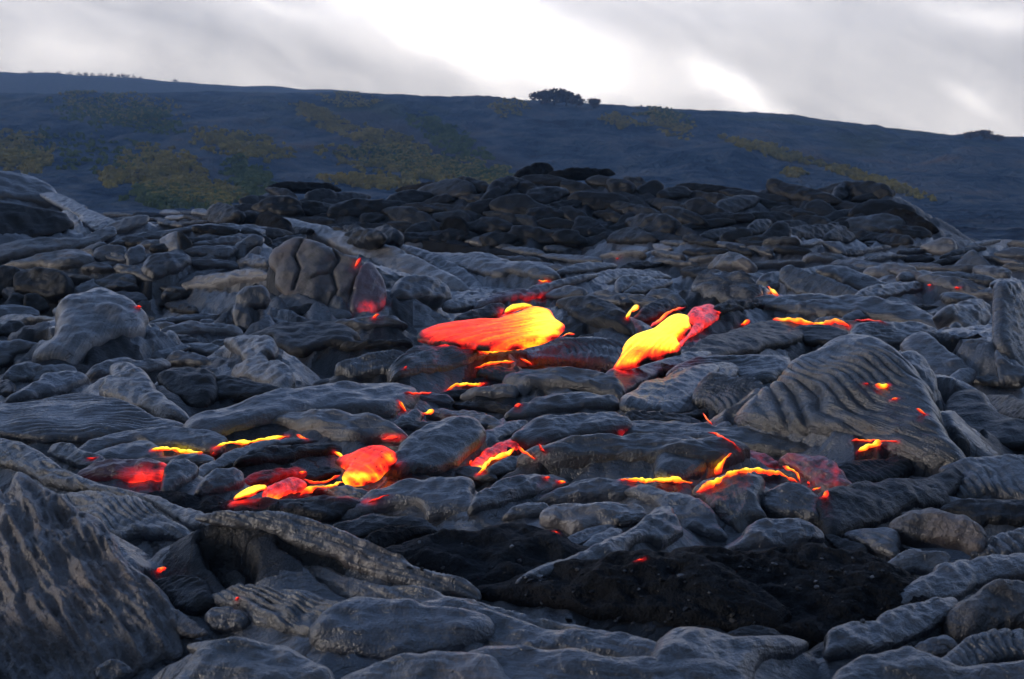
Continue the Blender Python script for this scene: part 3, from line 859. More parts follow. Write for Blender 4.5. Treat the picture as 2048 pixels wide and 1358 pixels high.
L('D','mid','lava_toe','bent toe above the long overhanging toe of the left bank',[(1030,190),(1090,140),(1180,130),(1310,130),(1240,170),(1180,190),(1130,220),(1080,250),(1040,220)],**B)
L('D','mid','lava_lobe','small knobby lobe left of the drooping toe on the bank',[(490,120),(530,85),(620,80),(660,110),(640,150),(560,160),(500,150)],**B)
L('D','mid','lava_lobe','low lobe between the two knobs under the smooth slab',[(560,40),(640,20),(730,20),(740,70),(680,95),(600,80)],**B)
L('D','mid','lava_toe','lens shaped toe above the tiny ember on the left bank',[(620,225),(680,190),(760,190),(800,230),(740,250),(640,245)],**B)
L('D','mid','lava_toe','grey toe roofing the tiny ember on the left bank',[(600,300),(650,255),(740,250),(810,260),(850,300),(800,320),(760,340),(690,345)],tilt=26)
L('D','mid','lava_toe','triangular toe lying right under the tiny ember',[(720,370),(790,345),(850,380),(880,415),(820,425),(760,405)],**B)
L('D','silver','lava_toe','long toe with an overhanging front on the left bank',[(1100,275),(1150,220),(1180,190),(1280,165),(1400,150),(1470,130),(1540,135),(1600,175),(1600,215),(1500,235),(1400,245),(1300,270),(1180,288)],tilt=32,T=.6)
L('D','mid','lava_toe','stubby column of lava hanging down at the right end of the left bank',[(1375,360),(1400,270),(1460,230),(1540,230),(1570,280),(1550,330),(1480,345),(1490,420),(1480,490),(1430,490),(1380,430)],tilt=55,T=.7)
L('D','mid','lava_boulder','round ball of lava in the hollow of the left bank',[(950,265),(980,222),(1040,222),(1090,255),(1080,295),(1020,315),(965,305)],tilt=60,T=1.0,gain=1)
L('D','mid','lava_boulder','tiny lava ball below the round ball on the left bank',[(1000,350),(1040,330),(1085,345),(1075,372),(1020,374)],tilt=60,T=.9)
L('D','dark','lava_block','large cracked block at the left edge below the pale slabs',[(105,160),(130,130),(260,115),(380,140),(415,200),(390,270),(300,300),(220,280),(150,270),(100,260)],tilt=50,T=.5,gain=2.6,edge=.02)
L('D','dark','lava_block','squarish block at the very left edge of the bank',[(-50,120),(60,108),(110,125),(95,190),(85,255),(40,270),(-50,280)],tilt=50,T=.5,gain=2.6,edge=.02)
L('D','dark','lava_block','small block below the large cracked block at left',[(150,275),(210,265),(260,300),(285,350),(220,375),(155,365)],tilt=50,T=.55,gain=2.4)
L('D','dark','lava_block','lower block at the left edge beside a black gap',[(30,310),(60,262),(120,268),(140,310),(150,368),(30,378)],tilt=50,T=.55,gain=2.4)
L('D','mid','lava_toe','tapering toe climbing from the bell shaped lobe to the bank',[(360,310),(400,270),(460,230),(540,180),(560,220),(640,250),(620,300),(520,275),(430,310)],tilt=28)
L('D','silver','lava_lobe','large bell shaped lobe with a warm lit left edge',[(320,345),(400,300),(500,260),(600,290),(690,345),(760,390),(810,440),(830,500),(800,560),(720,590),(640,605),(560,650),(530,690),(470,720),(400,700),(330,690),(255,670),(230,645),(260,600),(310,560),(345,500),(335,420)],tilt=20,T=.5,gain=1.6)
L('D','silver','lava_toe','curled pale toe at the foot of the bell shaped lobe',[(190,765),(200,710),(260,680),(350,675),(430,700),(450,755),(380,740),(300,745),(230,775)],tilt=32)
L('D','mid','lava_toe','pointed flat toe below the bell shaped lobe over a dark gap',[(65,885),(120,835),(200,790),(240,745),(330,725),(440,725),(490,770),(480,800),(400,850),(280,880),(160,900),(80,902)],tilt=18,T=.45)
L('D','mid','lava_lobe','broad lobe right below the bell shaped lobe',[(520,740),(560,680),(640,640),(740,650),(800,655),(860,640),(960,660),(950,720),(860,760),(740,800),(640,790),(560,780)],tilt=26)
L('D','mid','lava_lobe','wide heart shaped lobe overhanging the dark ropy floor',[(600,900),(640,850),(630,810),(700,800),(720,720),(800,690),(880,700),(940,760),(960,850),(1020,920),(1075,980),(1060,1010),(980,1020),(900,1030),(850,985),(760,960),(680,935)],tilt=20,T=.5)
L('D','silver','lava_toe','smooth bean shaped knob on top of the heart shaped lobe',[(765,785),(800,745),(850,750),(890,790),(885,850),(840,862),(790,830)],tilt=34,T=.6,lift=.20)
L('D','dark','lava_lobe','dark flat lobe right of the heart shaped lobe',[(940,765),(1000,710),(1100,700),(1220,720),(1260,760),(1240,850),(1180,910),(1100,935),(1040,900),(980,850)],tilt=22,T=.4)
L('D','dark','lava_lobe','dark low lobe tapering right toward the long glowing sheet',[(1240,765),(1300,745),(1400,770),(1500,800),(1640,850),(1560,880),(1440,905),(1300,895),(1200,905),(1250,830)],tilt=16,T=.4)
L('D','mid','lava_toe','flat cap shaped toe in the centre of the left toes',[(1105,575),(1180,550),(1280,560),(1340,590),(1395,645),(1320,640),(1220,620),(1140,600)],tilt=30)
L('D','mid','lava_toe','swollen toe directly under the flat cap shaped toe',[(985,655),(1030,600),(1100,600),(1200,630),(1240,680),(1180,692),(1080,680),(1000,672)],tilt=34)
L('D','mid','lava_toe','small swollen toe right under the flat cap shaped toe',[(1215,665),(1260,630),(1340,640),(1390,680),(1340,702),(1260,694)],tilt=36)
L('D','mid','lava_boulder','tiny pebble like knob below the small swollen toe',[(1225,712),(1260,695),(1300,710),(1290,742),(1240,742)],tilt=45,T=.9)
L('D','mid','lava_toe','small toe left of the swollen toe among the left toes',[(890,625),(960,580),(1040,560),(1100,575),(1040,610),(980,650),(920,645)],tilt=30)
L('D','silver','lava_toe','sausage shaped toe with an arched underside',[(950,505),(990,450),(1080,425),(1200,430),(1330,460),(1390,490),(1380,540),(1280,530),(1180,520),(1080,530),(980,552)],tilt=32,T=.7)
L('D','mid','lava_toe','thin flat toe behind the sausage shaped toe',[(890,425),(980,390),(1120,375),(1240,380),(1290,410),(1180,425),(1020,432),(920,445)],tilt=26)
L('D','mid','lava_toe','narrow toe between the bell shaped lobe and the sausage shaped toe',[(820,480),(860,440),(920,450),(940,500),(930,560),(870,590),(840,560)],tilt=36)
L('D','mid','lava_lobe','low rounded lobe at the left edge below the square blocks',[(-40,545),(60,530),(160,535),(250,550),(300,575),(260,600),(180,590),(90,620),(60,665),(-40,675)],tilt=26)
L('D','silver','lava_toe','small pale toe at left nestled under the low rounded lobe',[(90,625),(140,585),(210,590),(240,630),(180,662),(100,662)],tilt=34)
L('D','mid','lava_toe','grey toe above the pointed flat toe at the left',[(30,725),(80,670),(180,665),(240,690),(200,760),(130,782),(60,782)],tilt=32)
L('D','dark','lava_toe','dark toe at the left edge beside the pointed flat toe',[(-40,745),(60,740),(100,800),(80,850),(-40,890)],tilt=32)
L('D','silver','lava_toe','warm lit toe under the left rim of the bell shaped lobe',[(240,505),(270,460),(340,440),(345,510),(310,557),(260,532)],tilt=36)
L('D','mid','lava_toe','low toe at the left edge under the square blocks',[(-20,495),(30,440),(120,400),(250,385),(320,400),(310,430),(200,440),(120,480),(40,512)],tilt=26)
L('D','mid','lava_toe','small toe tucked left of the bell shaped lobe top',[(160,485),(220,440),(300,430),(320,455),(260,470),(200,502)],tilt=30)
L('D','silver','lava_lobe','folded pale lobe with a cracked waist right of the left toes',[(1335,550),(1420,520),(1520,520),(1610,545),(1620,590),(1560,620),(1570,660),(1650,670),(1700,720),(1690,780),(1640,830),(1560,790),(1460,760),(1375,722),(1430,680),(1420,620),(1390,600)],tilt=24,T=.5,und=.22)
L('D','dark','lava_sheet','smooth dark sheet below the tumulus front',[(1490,510),(1600,460),(1750,430),(2000,430),(2060,450),(2050,560),(1900,575),(1780,615),(1680,625),(1620,590),(1600,540)],tilt=12,T=.25,gain=2.5)
L('D','ropy','ropy_lava','dark finely ropy floor at the left between toes and sheets',[(-60,930),(200,915),(500,860),(620,890),(850,990),(1000,1030),(800,1080),(560,1115),(400,1115),(250,1110),(-60,1060)],tilt=5,T=.12,gain=3,rope=(.09,.016,0.0),lift=.10,ang=94)

# --- tumulus
W_ = dict(tilt=54, T=.20, gain=2.2, grow=1.26)
L('X','brown','lava_plate','broad uplifted front wall of the tumulus cracked into uneven facets',[(543,525),(554,500),(585,484),(622,478),(662,494),(700,510),(724,522),(714,552),(702,588),(690,620),(648,624),(600,608),(564,582)],tilt=50,T=.24,gain=2.2,edge=.10,und=.34,grow=1.06,refit=12,grooves=[([(606,478),(590,512),(601,545),(586,585)],2.4,.26),([(664,490),(679,520),(664,548),(674,585),(658,624)],2.4,.28),([(626,566),(645,556),(664,548)],1.8,.16)])
L('X','mid','lava_plate','low ledge at the foot of the tumulus front wall',[(570,570),(600,590),(640,608),(660,618),(692,623),(682,640),(620,637),(580,622),(565,600)],tilt=36,T=.35)
L('X','silver','lava_plate','long pale roof slab running down the top of the tumulus',[(580,445),(620,452),(700,472),(780,498),(850,532),(900,558),(914,578),(880,580),(830,566),(770,546),(720,520),(680,500),(620,476),(580,465)],tilt=34,T=.5,gain=1.8)
L('X','mid','lava_plate','outer roof slab at the right end of the tumulus',[(800,490),(830,500),(880,518),(930,545),(960,578),(972,595),(940,602),(910,586),(890,560),(850,530),(810,508)],tilt=32,T=.5)
L('X','mid','lava_block','rounded block under the tumulus roof at its right end',[(795,560),(830,555),(870,570),(892,600),(890,612),(840,617),(800,612),(785,590)],tilt=48,T=.6)
L('X','mid','lava_block','small block at the right foot of the tumulus',[(890,606),(910,596),(960,600),(985,606),(950,620),(900,624)],tilt=36)

# --- rear centre between tumulus and mound
L('B','mid','lava_lobe','grey lobe behind the black slab at the rear centre',[(740,1050),(850,1008),(920,1018),(1000,1060),(1040,1080),(980,1095),(880,1090)],tilt=30)
L('B','rubble','lava_plate','black broken slab standing behind the tumulus roof',[(470,1042),(560,1036),(740,1062),(860,1092),(870,1115),(720,1115),(560,1096),(470,1086)],tilt=62,T=.3,edge=.02,gain=3)
L('B','rubble','lava_plate','black curved slab right of the broken black slab',[(870,1092),(960,1082),(1080,1112),(1180,1122),(1255,1182),(1200,1206),(1100,1160),(1000,1122),(900,1118)],tilt=45,T=.35,edge=.03)
L('B','mid','lava_lobe','broad grey lobe leading down from the black slabs to a small glow',[(490,1135),(620,1112),(800,1108),(950,1124),(1050,1162),(1200,1185),(1240,1235),(1200,1255),(1100,1258),(980,1240),(870,1270),(750,1235),(640,1185)],tilt=20,T=.35)
L('B','silver','lava_toe','pale toe just behind the tumulus roof',[(330,1050),(460,1022),(500,1040),(480,1082),(400,1084)],tilt=26)
L('E','mid','lava_fold','long rounded ridge above the main molten tongue',[(830,310),(950,258),(1050,250),(1150,222),(1300,182),(1460,160),(1400,195),(1260,245),(1180,290),(1060,312),(940,330),(860,345)],tilt=24,T=.6,heat=lambda q,p: .33*np.exp(-(((q[:,0]-1085)/75)**2+((q[:,1]-598)/16)**2)))
L('E','dark','lava_lobe','dark lobe behind the left half of the main molten tongue',[(690,395),(780,350),(880,320),(940,330),(950,375),(900,412),(800,432),(720,437)],tilt=26)
L('E','mid','lava_toe','small rounded toe above the bright end of the main tongue',[(1210,285),(1280,240),(1360,215),(1430,240),(1420,280),(1350,300),(1260,312)],tilt=34)
L('E','mid','lava_lobe','wrinkled lobe on the low dome behind the two tongues',[(1400,195),(1500,140),(1620,115),(1800,130),(1900,160),(1800,172),(1650,168),(1560,210),(1440,245)],tilt=24,und=.2)
L('E','mid','lava_toe','pale grey toe in the gap behind the two tongues',[(1440,300),(1500,260),(1580,250),(1640,280),(1620,322),(1520,312)],tilt=32)
L('E','silver','lava_toe','small toe above the short glowing crack between the tongues',[(1640,312),(1700,270),(1770,270),(1780,320),(1700,332)],tilt=34)
L('E','silver','lava_lobe','crumpled lobe on top of the low dome',[(1620,175),(1680,150),(1780,160),(1840,190),(1730,215),(1660,252)],tilt=32,und=.3)
L('E','mid','lava_lobe','smooth lobe right of the crumpled one on the low dome',[(1680,250),(1760,190),(1880,175),(1930,205),(1840,245),(1760,265)],tilt=30)
L('E','dark','lava_lobe','large dark rounded lobe between the two molten tongues',[(1290,330),(1380,292),(1500,290),(1620,320),(1690,370),(1690,440),(1640,520),(1500,515),(1400,485),(1340,420)],tilt=24,T=.5)
L('E','dark','lava_lobe','dark glowing rimmed lobe left of the upper end of the right tongue',[(1700,435),(1740,370),(1800,310),(1880,290),(1940,320),(1955,370),(1880,412),(1780,447)],tilt=34,T=.6,heat=lambda q,p: .36*np.exp(-(((q[:,0]-1345)/40)**2+((q[:,1]-640)/14)**2)))
L('E','mid','lava_lobe','reddish grey lobe above the upper end of the right tongue',[(1800,300),(1850,250),(1940,235),(2000,270),(2020,320),(1960,342),(1890,295)],tilt=32)

# --- the main tongue's apron
def ropes(w, a, b=0.0): return (w, a, b)
L('E','ropy','ropy_lava','apron dragged into fine ropes right of the main tongue',[(1060,660),(1080,590),(1140,550),(1300,520),(1500,520),(1650,560),(1610,650),(1590,712),(1450,702),(1300,692),(1150,702)],tilt=13,T=.25,gain=2,rope=(.10,.022,.10),ang=20)
L('E','ropy','ropy_lava','left curled end of the ropy apron under the main tongue',[(0,705),(60,672),(160,642),(280,600),(380,620),(400,700),(390,780),(300,790),(180,785),(60,790)],tilt=24,T=.45,rope=(.09,.026,.25),ang=0)
L('E','ropy','ropy_lava','smooth dark ropy apron directly below the main tongue',[(330,640),(420,575),(560,590),(700,608),(830,610),(1000,615),(1050,650),(960,690),(850,720),(810,765),(700,790),(560,802),(440,805),(360,760)],tilt=20,T=.4,rope=(.08,.014,.1),ang=75)
L('E','mid','lava_toe','folded pleated toe at the right end of the ropy apron',[(815,715),(900,682),(960,700),(1000,690),(1055,702),(1010,762),(950,792),(870,775)],tilt=34,T=.6,rope=(.07,.03,0),ang=10)
L('E','silver','lava_toe','rounded pale toe below the pleated toe',[(730,882),(800,822),(900,800),(990,792),(1030,830),(1000,882),(900,882)],tilt=30,T=.6)
L('E','mid','lava_lobe','wide speckled lobe right of the pleated toe, uppermost of three',[(990,795),(1060,742),(1200,712),(1400,702),(1550,732),(1620,790),(1600,850),(1560,900),(1400,865),(1250,845),(1150,852),(1080,892),(1040,872),(1020,830)],tilt=18,T=.45)
L('E','mid','lava_lobe','wide speckled lobe, middle of three below the apron',[(1000,985),(1040,930),(1120,872),(1250,845),(1400,855),(1560,892),(1600,950),(1450,965),(1300,975),(1180,995),(1100,1005)],tilt=20,T=.45)
L('E','mid','lava_lobe','wide speckled lobe with a red right tip, lowest of three',[(1050,1070),(1130,1015),(1300,985),(1500,965),(1620,1002),(1670,1062),(1630,1102),(1500,1132),(1350,1152),(1200,1182),(1110,1155),(1050,1110)],tilt=18,T=.42,heat=lambda q,p: .42*np.exp(-(((q[:,0]-1255)/22)**2+((q[:,1]-868)/12)**2))+.30*np.exp(-(((q[:,0]-1080)/16)**2+((q[:,1]-898)/14)**2)))
L('E','mid','lava_lobe','grey lobe with a pale bump under the right tongue',[(1590,722),(1750,692),(1900,645),(2000,625),(2130,610),(2100,680),(1950,720),(1800,790),(1700,850),(1640,800)],tilt=16,T=.35)
L('E','ropy','ropy_lava','dark streaked slope below the right tongue',[(1690,870),(1800,800),(1950,735),(2100,700),(2250,680),(2300,740),(2200,800),(2150,880),(2040,960),(1900,960),(1760,940)],tilt=12,T=.25,gain=2,rope=(.16,.018,0),ang=110)
L('E','dark','ropy_lava','dark fine ropes between the lobes and the coil',[(1690,960),(1800,950),(1950,975),(2060,1010),(2080,1050),(1900,1060),(1750,1050),(1680,1030)],tilt=10,T=.25,rope=(.09,.018,.1),ang=0)
L('E','mid','lava_toe','small toe right of the orange ember in the middle',[(310,1025),(380,962),(440,940),(480,970),(460,1030),(370,1082)],tilt=32)
L('E','mid','lava_lobe','low grey lobe between the two small orange embers',[(370,885),(420,852),(520,832),(620,862),(650,892),(600,930),(480,930),(400,922)],tilt=26)
L('E','dark','lava_toe','dark toe below the beaded glowing crack',[(570,855),(650,822),(760,820),(740,862),(650,882)],tilt=26)
L('E','dark','ropy_lava','dark ropes lying below the rounded pale toe',[(610,945),(750,902),(900,892),(1000,912),(960,962),(850,952),(700,935)],tilt=14,T=.35,rope=(.06,.016,0),ang=95)
L('E','mid','lava_lobe','rough grey lobe above the big central lobe',[(530,995),(600,952),(700,940),(850,950),(930,1000),(930,1052),(820,1062),(700,1012),(580,1015)],tilt=24)
L('E','mid','lava_toe','narrow strip of crust between the big central lobe and the hot lipped lobe',[(830,1092),(880,1052),(1000,1012),(1080,1012),(1040,1062),(940,1102),(860,1162),(800,1212)],tilt=20)
L('E','mid','lava_lobe','big central lobe with a pale bump, right of the brightest pool',[(300,1292),(340,1202),(380,1122),(480,1042),(560,1002),(700,1002),(800,1062),(820,1092),(790,1162),(740,1252),(640,1322),(480,1342),(350,1322)],tilt=17,T=.42,und=.16)
L('E','mid','lava_toe','low lobe cradled under the hot lipped lobe',[(870,1292),(920,1240),(1020,1212),(1110,1242),(1120,1272),(1000,1312),(910,1325)],tilt=26)

# --- right half
PL = dict(tilt=15, T=.35, gain=2)
L('F','mid','lava_plate','long plate of crust roofing the glowing crack at the right',[(345,375),(450,312),(600,292),(760,272),(960,272),(1200,282),(1400,322),(1500,380),(1585,450),(1585,520),(1500,500),(1400,435),(1280,420),(1200,402),(1000,395),(900,392),(740,388),(640,362),(520,362),(480,388),(380,395)],tilt=17,T=.35,gain=2.2,lift=.18)
L('F','mid','lava_lobe','bulging lobe on the plate above the glowing crack at the right',[(720,345),(780,302),(900,300),(980,330),(1000,382),(900,412),(780,402)],tilt=30,lift=.16)
L('F','mid','lava_lobe','right hand lobe hanging over the end of the glowing crack',[(1000,385),(1050,355),(1150,365),(1220,410),(1130,412),(1010,425)],tilt=30,lift=.16)
L('F','dark','lava_sheet','dark streaked sheet left below the glowing crack at the right',[(40,640),(200,525),(360,475),(480,432),(700,445),(740,545),(620,575),(400,625),(200,660),(80,660)],tilt=11,T=.22,gain=2.4)
L('F','dark','lava_sheet','dark smooth pool crust directly under the glowing crack',[(710,470),(800,445),(1000,470),(1010,540),(960,572),(820,565),(740,545)],tilt=8,T=.2,gain=3)
L('F','mid','lava_fold','smooth ridge running down left from the folded shoulder',[(560,765),(640,690),(760,625),(900,585),(1000,590),(985,640),(850,692),(700,725)],tilt=22,T=.45)
L('F','ropy','lava_sheet','streaked sheet between the right tongue and the coil of ropes',[(0,742),(150,655),(400,640),(600,625),(640,680),(560,765),(420,780),(300,735),(240,745),(140,770),(40,790)],tilt=12,T=.25,gain=2,rope=(.15,.014,0),ang=110)
L('F','mid','lava_toe','slim toe above the small vertical glow at the rear right',[(480,165),(560,142),(640,172),(705,255),(640,275),(560,222)],tilt=30)
L('F','ropy','lava_plate','dark peaked slab leaning behind the long plate',[(640,160),(690,102),(800,142),(1000,212),(1085,262),(960,284),(760,266),(680,226)],tilt=46,T=.3,gain=2.5,rope=(.11,.010,0))
L('F','mid','lava_plate','pale sloping slab right of the dark peaked slab',[(840,140),(960,140),(1100,190),(1200,240),(1300,262),(1200,284),(1080,256),(960,196)],tilt=24)
L('F','silver','lava_boulder','pale rounded dome standing out of the rear right field',[(220,132),(270,72),(340,22),(430,42),(472,100),(430,152),(330,145)],tilt=48,T=.8,gain=1.2)
L('F','ropy','ropy_lava','tangle of dark broken ropes right of the right tongue',[(130,245),(240,155),(340,130),(460,170),(500,232),(480,302),(380,362),(280,335),(180,305)],tilt=22,T=.4,rope=(.09,.04,.2),und=.3)
L('F','mid','lava_lobe','flat lobe at the rear right below the split block',[(940,112),(1050,62),(1200,82),(1310,122),(1260,155),(1100,145)],tilt=22)
L('F','silver','lava_lobe','pale stubby lobe left of the two small red embers',[(1310,145),(1360,122),(1480,132),(1502,172),(1400,194),(1330,186)],tilt=34)
L('F','mid','lava_plate','arched slab over the two small red embers',[(1505,155),(1600,132),(1780,152),(1910,205),(1830,216),(1700,194),(1560,194)],tilt=26,lift=.12)
L('C','silver','lava_block','warm lit block split by a crack on the right skyline of the field, left part',[(1455,1075),(1560,1022),(1632,1022),(1640,1092),(1560,1112)],tilt=50,edge=.02,gain=2.4)
L('C','brown','lava_block','right part of the split block on the skyline of the field',[(1645,1032),(1735,1032),(1735,1072),(1660,1095)],tilt=50,edge=.02,gain=2.4)
L('C','mid','lava_plate','tilted triangular slab below the split block',[(1640,1192),(1690,1140),(1750,1092),(1800,1122),(1842,1182),(1800,1208),(1720,1194)],tilt=48,T=.3)
L('F','silver','lava_boulder','pale lump with a white lit top at the right, left of the black hole',[(1535,375),(1600,332),(1680,300),(1760,312),(1822,352),(1832,432),(1780,520),(1700,522),(1640,445),(1580,405)],tilt=44,T=.6)
L('F','ropy','lava_plate','steep dark ropy wall at the right edge',[(1900,405),(1940,262),(1990,210),(2060,222),(2130,300),(2130,700),(2000,722),(1930,622),(1890,522)],tilt=58,T=.3,gain=2,rope=(.12,.016,0),ang=90)
L('F','mid','lava_block','upright squarish block below the pale lump at the right',[(1680,605),(1740,542),(1850,542),(1890,602),(1902,682),(1890,752),(1780,744),(1700,694)],tilt=50,edge=.02,gain=2.4)
L('F','mid','lava_block','narrow block left of the upright squarish block',[(1600,472),(1650,432),(1692,482),(1692,562),(1620,582)],tilt=48)
L('F','mid','lava_block','low block at the right edge beside the upright squarish block',[(1890,605),(1960,682),(2060,722),(2080,784),(1950,794),(1900,764)],tilt=38)
L('F','mid','lava_block','rounded block right of the folded shoulder over a black gap',[(1560,800),(1640,712),(1740,705),(1745,782),(1640,822),(1570,826)],tilt=38)
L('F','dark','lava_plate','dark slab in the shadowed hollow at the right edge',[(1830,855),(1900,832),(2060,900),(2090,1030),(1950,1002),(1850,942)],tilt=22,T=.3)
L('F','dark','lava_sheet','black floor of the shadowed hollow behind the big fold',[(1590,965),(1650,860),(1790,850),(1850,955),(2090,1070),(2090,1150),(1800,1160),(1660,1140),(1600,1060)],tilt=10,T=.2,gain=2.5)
L('F','ropy','lava_fold','folded streaked shoulder above the big ropy fold',[(1000,625),(1020,545),(1008,472),(1080,432),(1240,432),(1400,442),(1510,505),(1440,556),(1280,565),(1130,595)],tilt=26,T=.4,rope=(.12,.014,0),ang=65)
L('F','mid','lava_fold','right shoulder of the big ropy fold',[(1350,565),(1480,502),(1580,582),(1680,662),(1705,692),(1600,762),(1530,835),(1480,765),(1420,695),(1385,625)],tilt=26,T=.35)
L('X','ropy','ropy_lava','big swollen fold of lava wrinkled into many sagging ropes',[(1500,868),(1560,815),(1605,765),(1660,728),(1720,698),(1790,690),(1830,730),(1860,790),(1890,860),(1915,925),(1880,950),(1780,932),(1680,905),(1580,893)],tilt=30,T=.42,gain=1.5,rope=(.15,.034,-.22),ang=78,und=.14,rough=.005,lift=.06)
L('F','mid','lava_fold','smooth pale limb curving down the right side of the big fold',[(1280,745),(1370,692),(1450,762),(1520,862),(1560,1002),(1620,1102),(1668,1182),(1652,1255),(1590,1245),(1520,1152),(1440,1002),(1340,905),(1300,825)],tilt=34,T=.6,gain=1.4,lift=.12)
L('F','silver','lava_toe','pleated cone shaped toe left of the big fold',[(545,865),(600,822),(700,792),(745,832),(725,902),(640,962),(590,932)],tilt=34,T=.6,rope=(.09,.02,0),ang=80)
L('F','ropy','ropy_lava','coil of tight concentric ropes left of the cone shaped toe',[(135,905),(200,802),(250,742),(300,742),(360,792),(500,802),(560,862),(600,952),(480,1005),(380,1015),(300,1005),(230,945)],tilt=20,T=.35,rope=(.12,.042,.8),ang=15)
L('F','mid','lava_lobe','grey lobe left of the coil of ropes',[(-60,830),(0,765),(100,705),(240,690),(230,760),(200,800),(140,900),(150,955),(40,965),(-60,950)],tilt=18,T=.35)
L('X','mid','lava_sheet','broad speckled sheet between the coil and the glowing arch',[(1235,880),(1290,850),(1380,850),(1450,858),(1540,868),(1620,885),(1690,895),(1720,915),(1650,920),(1560,912),(1480,900),(1420,893),(1330,886)],tilt=10,T=.28,gain=2)
L('X','mid','lava_sheet','large flat lobe with a rounded left end above the glowing seam',[(1063,938),(1075,912),(1110,900),(1180,888),(1250,884),(1330,878),(1400,875),(1450,888),(1470,905),(1435,935),(1400,957),(1330,957),(1260,955),(1200,957),(1130,958),(1090,952)],tilt=15,T=.40,gain=1.8,lift=.14)
L('I','ropy','lava_lobe','crumpled crust lump under the two glowing slits at the right',[(990,160),(1080,122),(1200,102),(1245,142),(1255,202),(1150,182),(1060,182)],tilt=30,und=.3,rope=(.08,.02,0))
L('I','dark','ropy_lava','dark ropes left of the crumpled lump at the right',[(880,225),(1000,195),(1150,180),(1255,212),(1262,262),(1180,312),(1050,332),(960,332)],tilt=16,T=.3,rope=(.09,.02,0))
L('I','dark','lava_fold','broad black ridge right below the glowing round lobe',[(790,425),(860,372),(1000,342),(1200,332),(1350,302),(1450,250),(1560,225),(1545,332),(1465,402),(1440,462),(1280,470),(1180,525),(1000,585),(900,595),(820,505)],tilt=22,T=.4)
L('I','ropy','ropy_lava','pale twisted ropes at the right edge above the boulder',[(1450,250),(1600,212),(1871,195),(1960,190),(1960,425),(1700,402),(1580,412),(1500,382),(1555,302)],tilt=18,T=.3,rope=(.10,.03,.15),ang=25)
L('I','dark','lava_lobe','dark lobe behind the overhanging boulder at the right',[(1450,465),(1520,422),(1650,402),(1800,410),(1960,425),(1960,545),(1871,535),(1700,535),(1640,545),(1560,495)],tilt=22,T=.4)
L('I','ropy','ropy_lava','bluish ropes at the right edge right of the boulder',[(1610,700),(1660,640),(1740,600),(1871,560),(1960,550),(1960,720),(1871,722),(1720,725)],tilt=18,T=.35,rope=(.10,.02,0),ang=20)
L('I','brown','lava_boulder','thick rounded boulder overhanging a black gap at the right',[(1185,562),(1210,512),(1290,472),(1390,460),(1500,480),(1580,512),(1640,592),(1642,642),(1600,692),(1540,684),(1500,652),(1400,642),(1290,642),(1200,612)],tilt=46,T=.75,gain=1.6,lift=.12)
L('I','mid','lava_toe','grey toe running left from the overhanging boulder',[(930,605),(1040,572),(1180,560),(1195,622),(1170,702),(1100,704),(1020,664)],tilt=30)
L('I','dark','lava_toe','dark toe left of the grey toe by the overhanging boulder',[(820,585),(900,612),(1010,652),(1012,704),(920,694),(840,635)],tilt=30)
L('I','silver','lava_block','small pale block below the overhanging boulder',[(1128,772),(1190,712),(1280,672),(1350,692),(1440,692),(1450,752),(1380,802),(1300,792),(1180,797)],tilt=40,T=.6)

# --- middle foreground
L('H','mid','lava_lobe','dark grey rounded lobe below the hot lipped lobe',[(720,445),(740,372),(820,312),(920,282),(1050,292),(1150,312),(1200,332),(1150,372),(1080,412),(960,432),(860,472),(760,478)],tilt=24,T=.5,lift=.10)
L('H','mid','lava_lobe','wide grey lobe with a notch, below the brightest pool',[(20,505),(130,422),(260,362),(420,322),(600,302),(692,302),(694,402),(682,482),(560,502),(470,502),(420,445),(280,452),(160,492),(60,522)],tilt=18,T=.42,heat=lambda q,p: .30*np.exp(-(((q[:,0]-740)/26)**2+((q[:,1]-1003)/9)**2)))
L('H','silver','lava_toe','small smooth toe pointing left below the flat lobe',[(880,505),(930,442),(1000,422),(1090,432),(1110,482),(1020,512),(930,517)],tilt=30,T=.6,lift=.12)
L('H','mid','lava_lobe','grey lobe under the rounded left end of the large flat lobe',[(1080,425),(1150,372),(1200,342),(1300,302),(1480,292),(1570,302),(1582,372),(1530,422),(1400,422),(1250,432),(1150,432)],tilt=20,T=.42,lift=.12)
L('H','silver','lava_lobe','pale speckled lobe with a dark cave under its left end',[(1100,475),(1140,432),(1280,430),(1440,422),(1560,432),(1600,482),(1560,532),(1480,562),(1380,562),(1280,592),(1240,592),(1200,545),(1120,522)],tilt=22,T=.5,lift=.14)
L('H','mid','lava_toe','short toe emerging under the pale speckled lobe',[(1215,625),(1280,582),(1360,552),(1470,552),(1440,602),(1330,652),(1260,664)],tilt=26,lift=.12)
L('H','silver','lava_toe','smooth teardrop toe left of the long lava finger',[(1308,664),(1360,602),(1430,562),(1500,572),(1490,622),(1400,674)],tilt=28,lift=.14)
L('H','mid','lava_toe','long slender finger of lava pointing left over dark rubble',[(1003,848),(1060,802),(1180,752),(1300,722),(1420,662),(1530,602),(1600,532),(1640,482),(1720,482),(1770,562),(1802,622),(1750,682),(1700,692),(1640,672),(1570,692),(1520,762),(1400,784),(1280,804),(1150,832),(1050,858)],tilt=20,T=.6,lift=.14,gain=1.4)
L('H','mid','lava_toe','crumbled crust piece on the back of the long lava finger',[(1455,492),(1500,472),(1640,480),(1600,522),(1520,545)],tilt=24,lift=.26,und=.3)
L('X','mid','lava_lobe','rounded lobe behind the long lava finger',[(1260,990),(1300,978),(1350,992),(1385,998),(1418,1022),(1437,1056),(1440,1074),(1410,1082),(1380,1074),(1350,1077),(1332,1052),(1320,1022),(1290,1008)],tilt=26,T=.5,lift=.08)
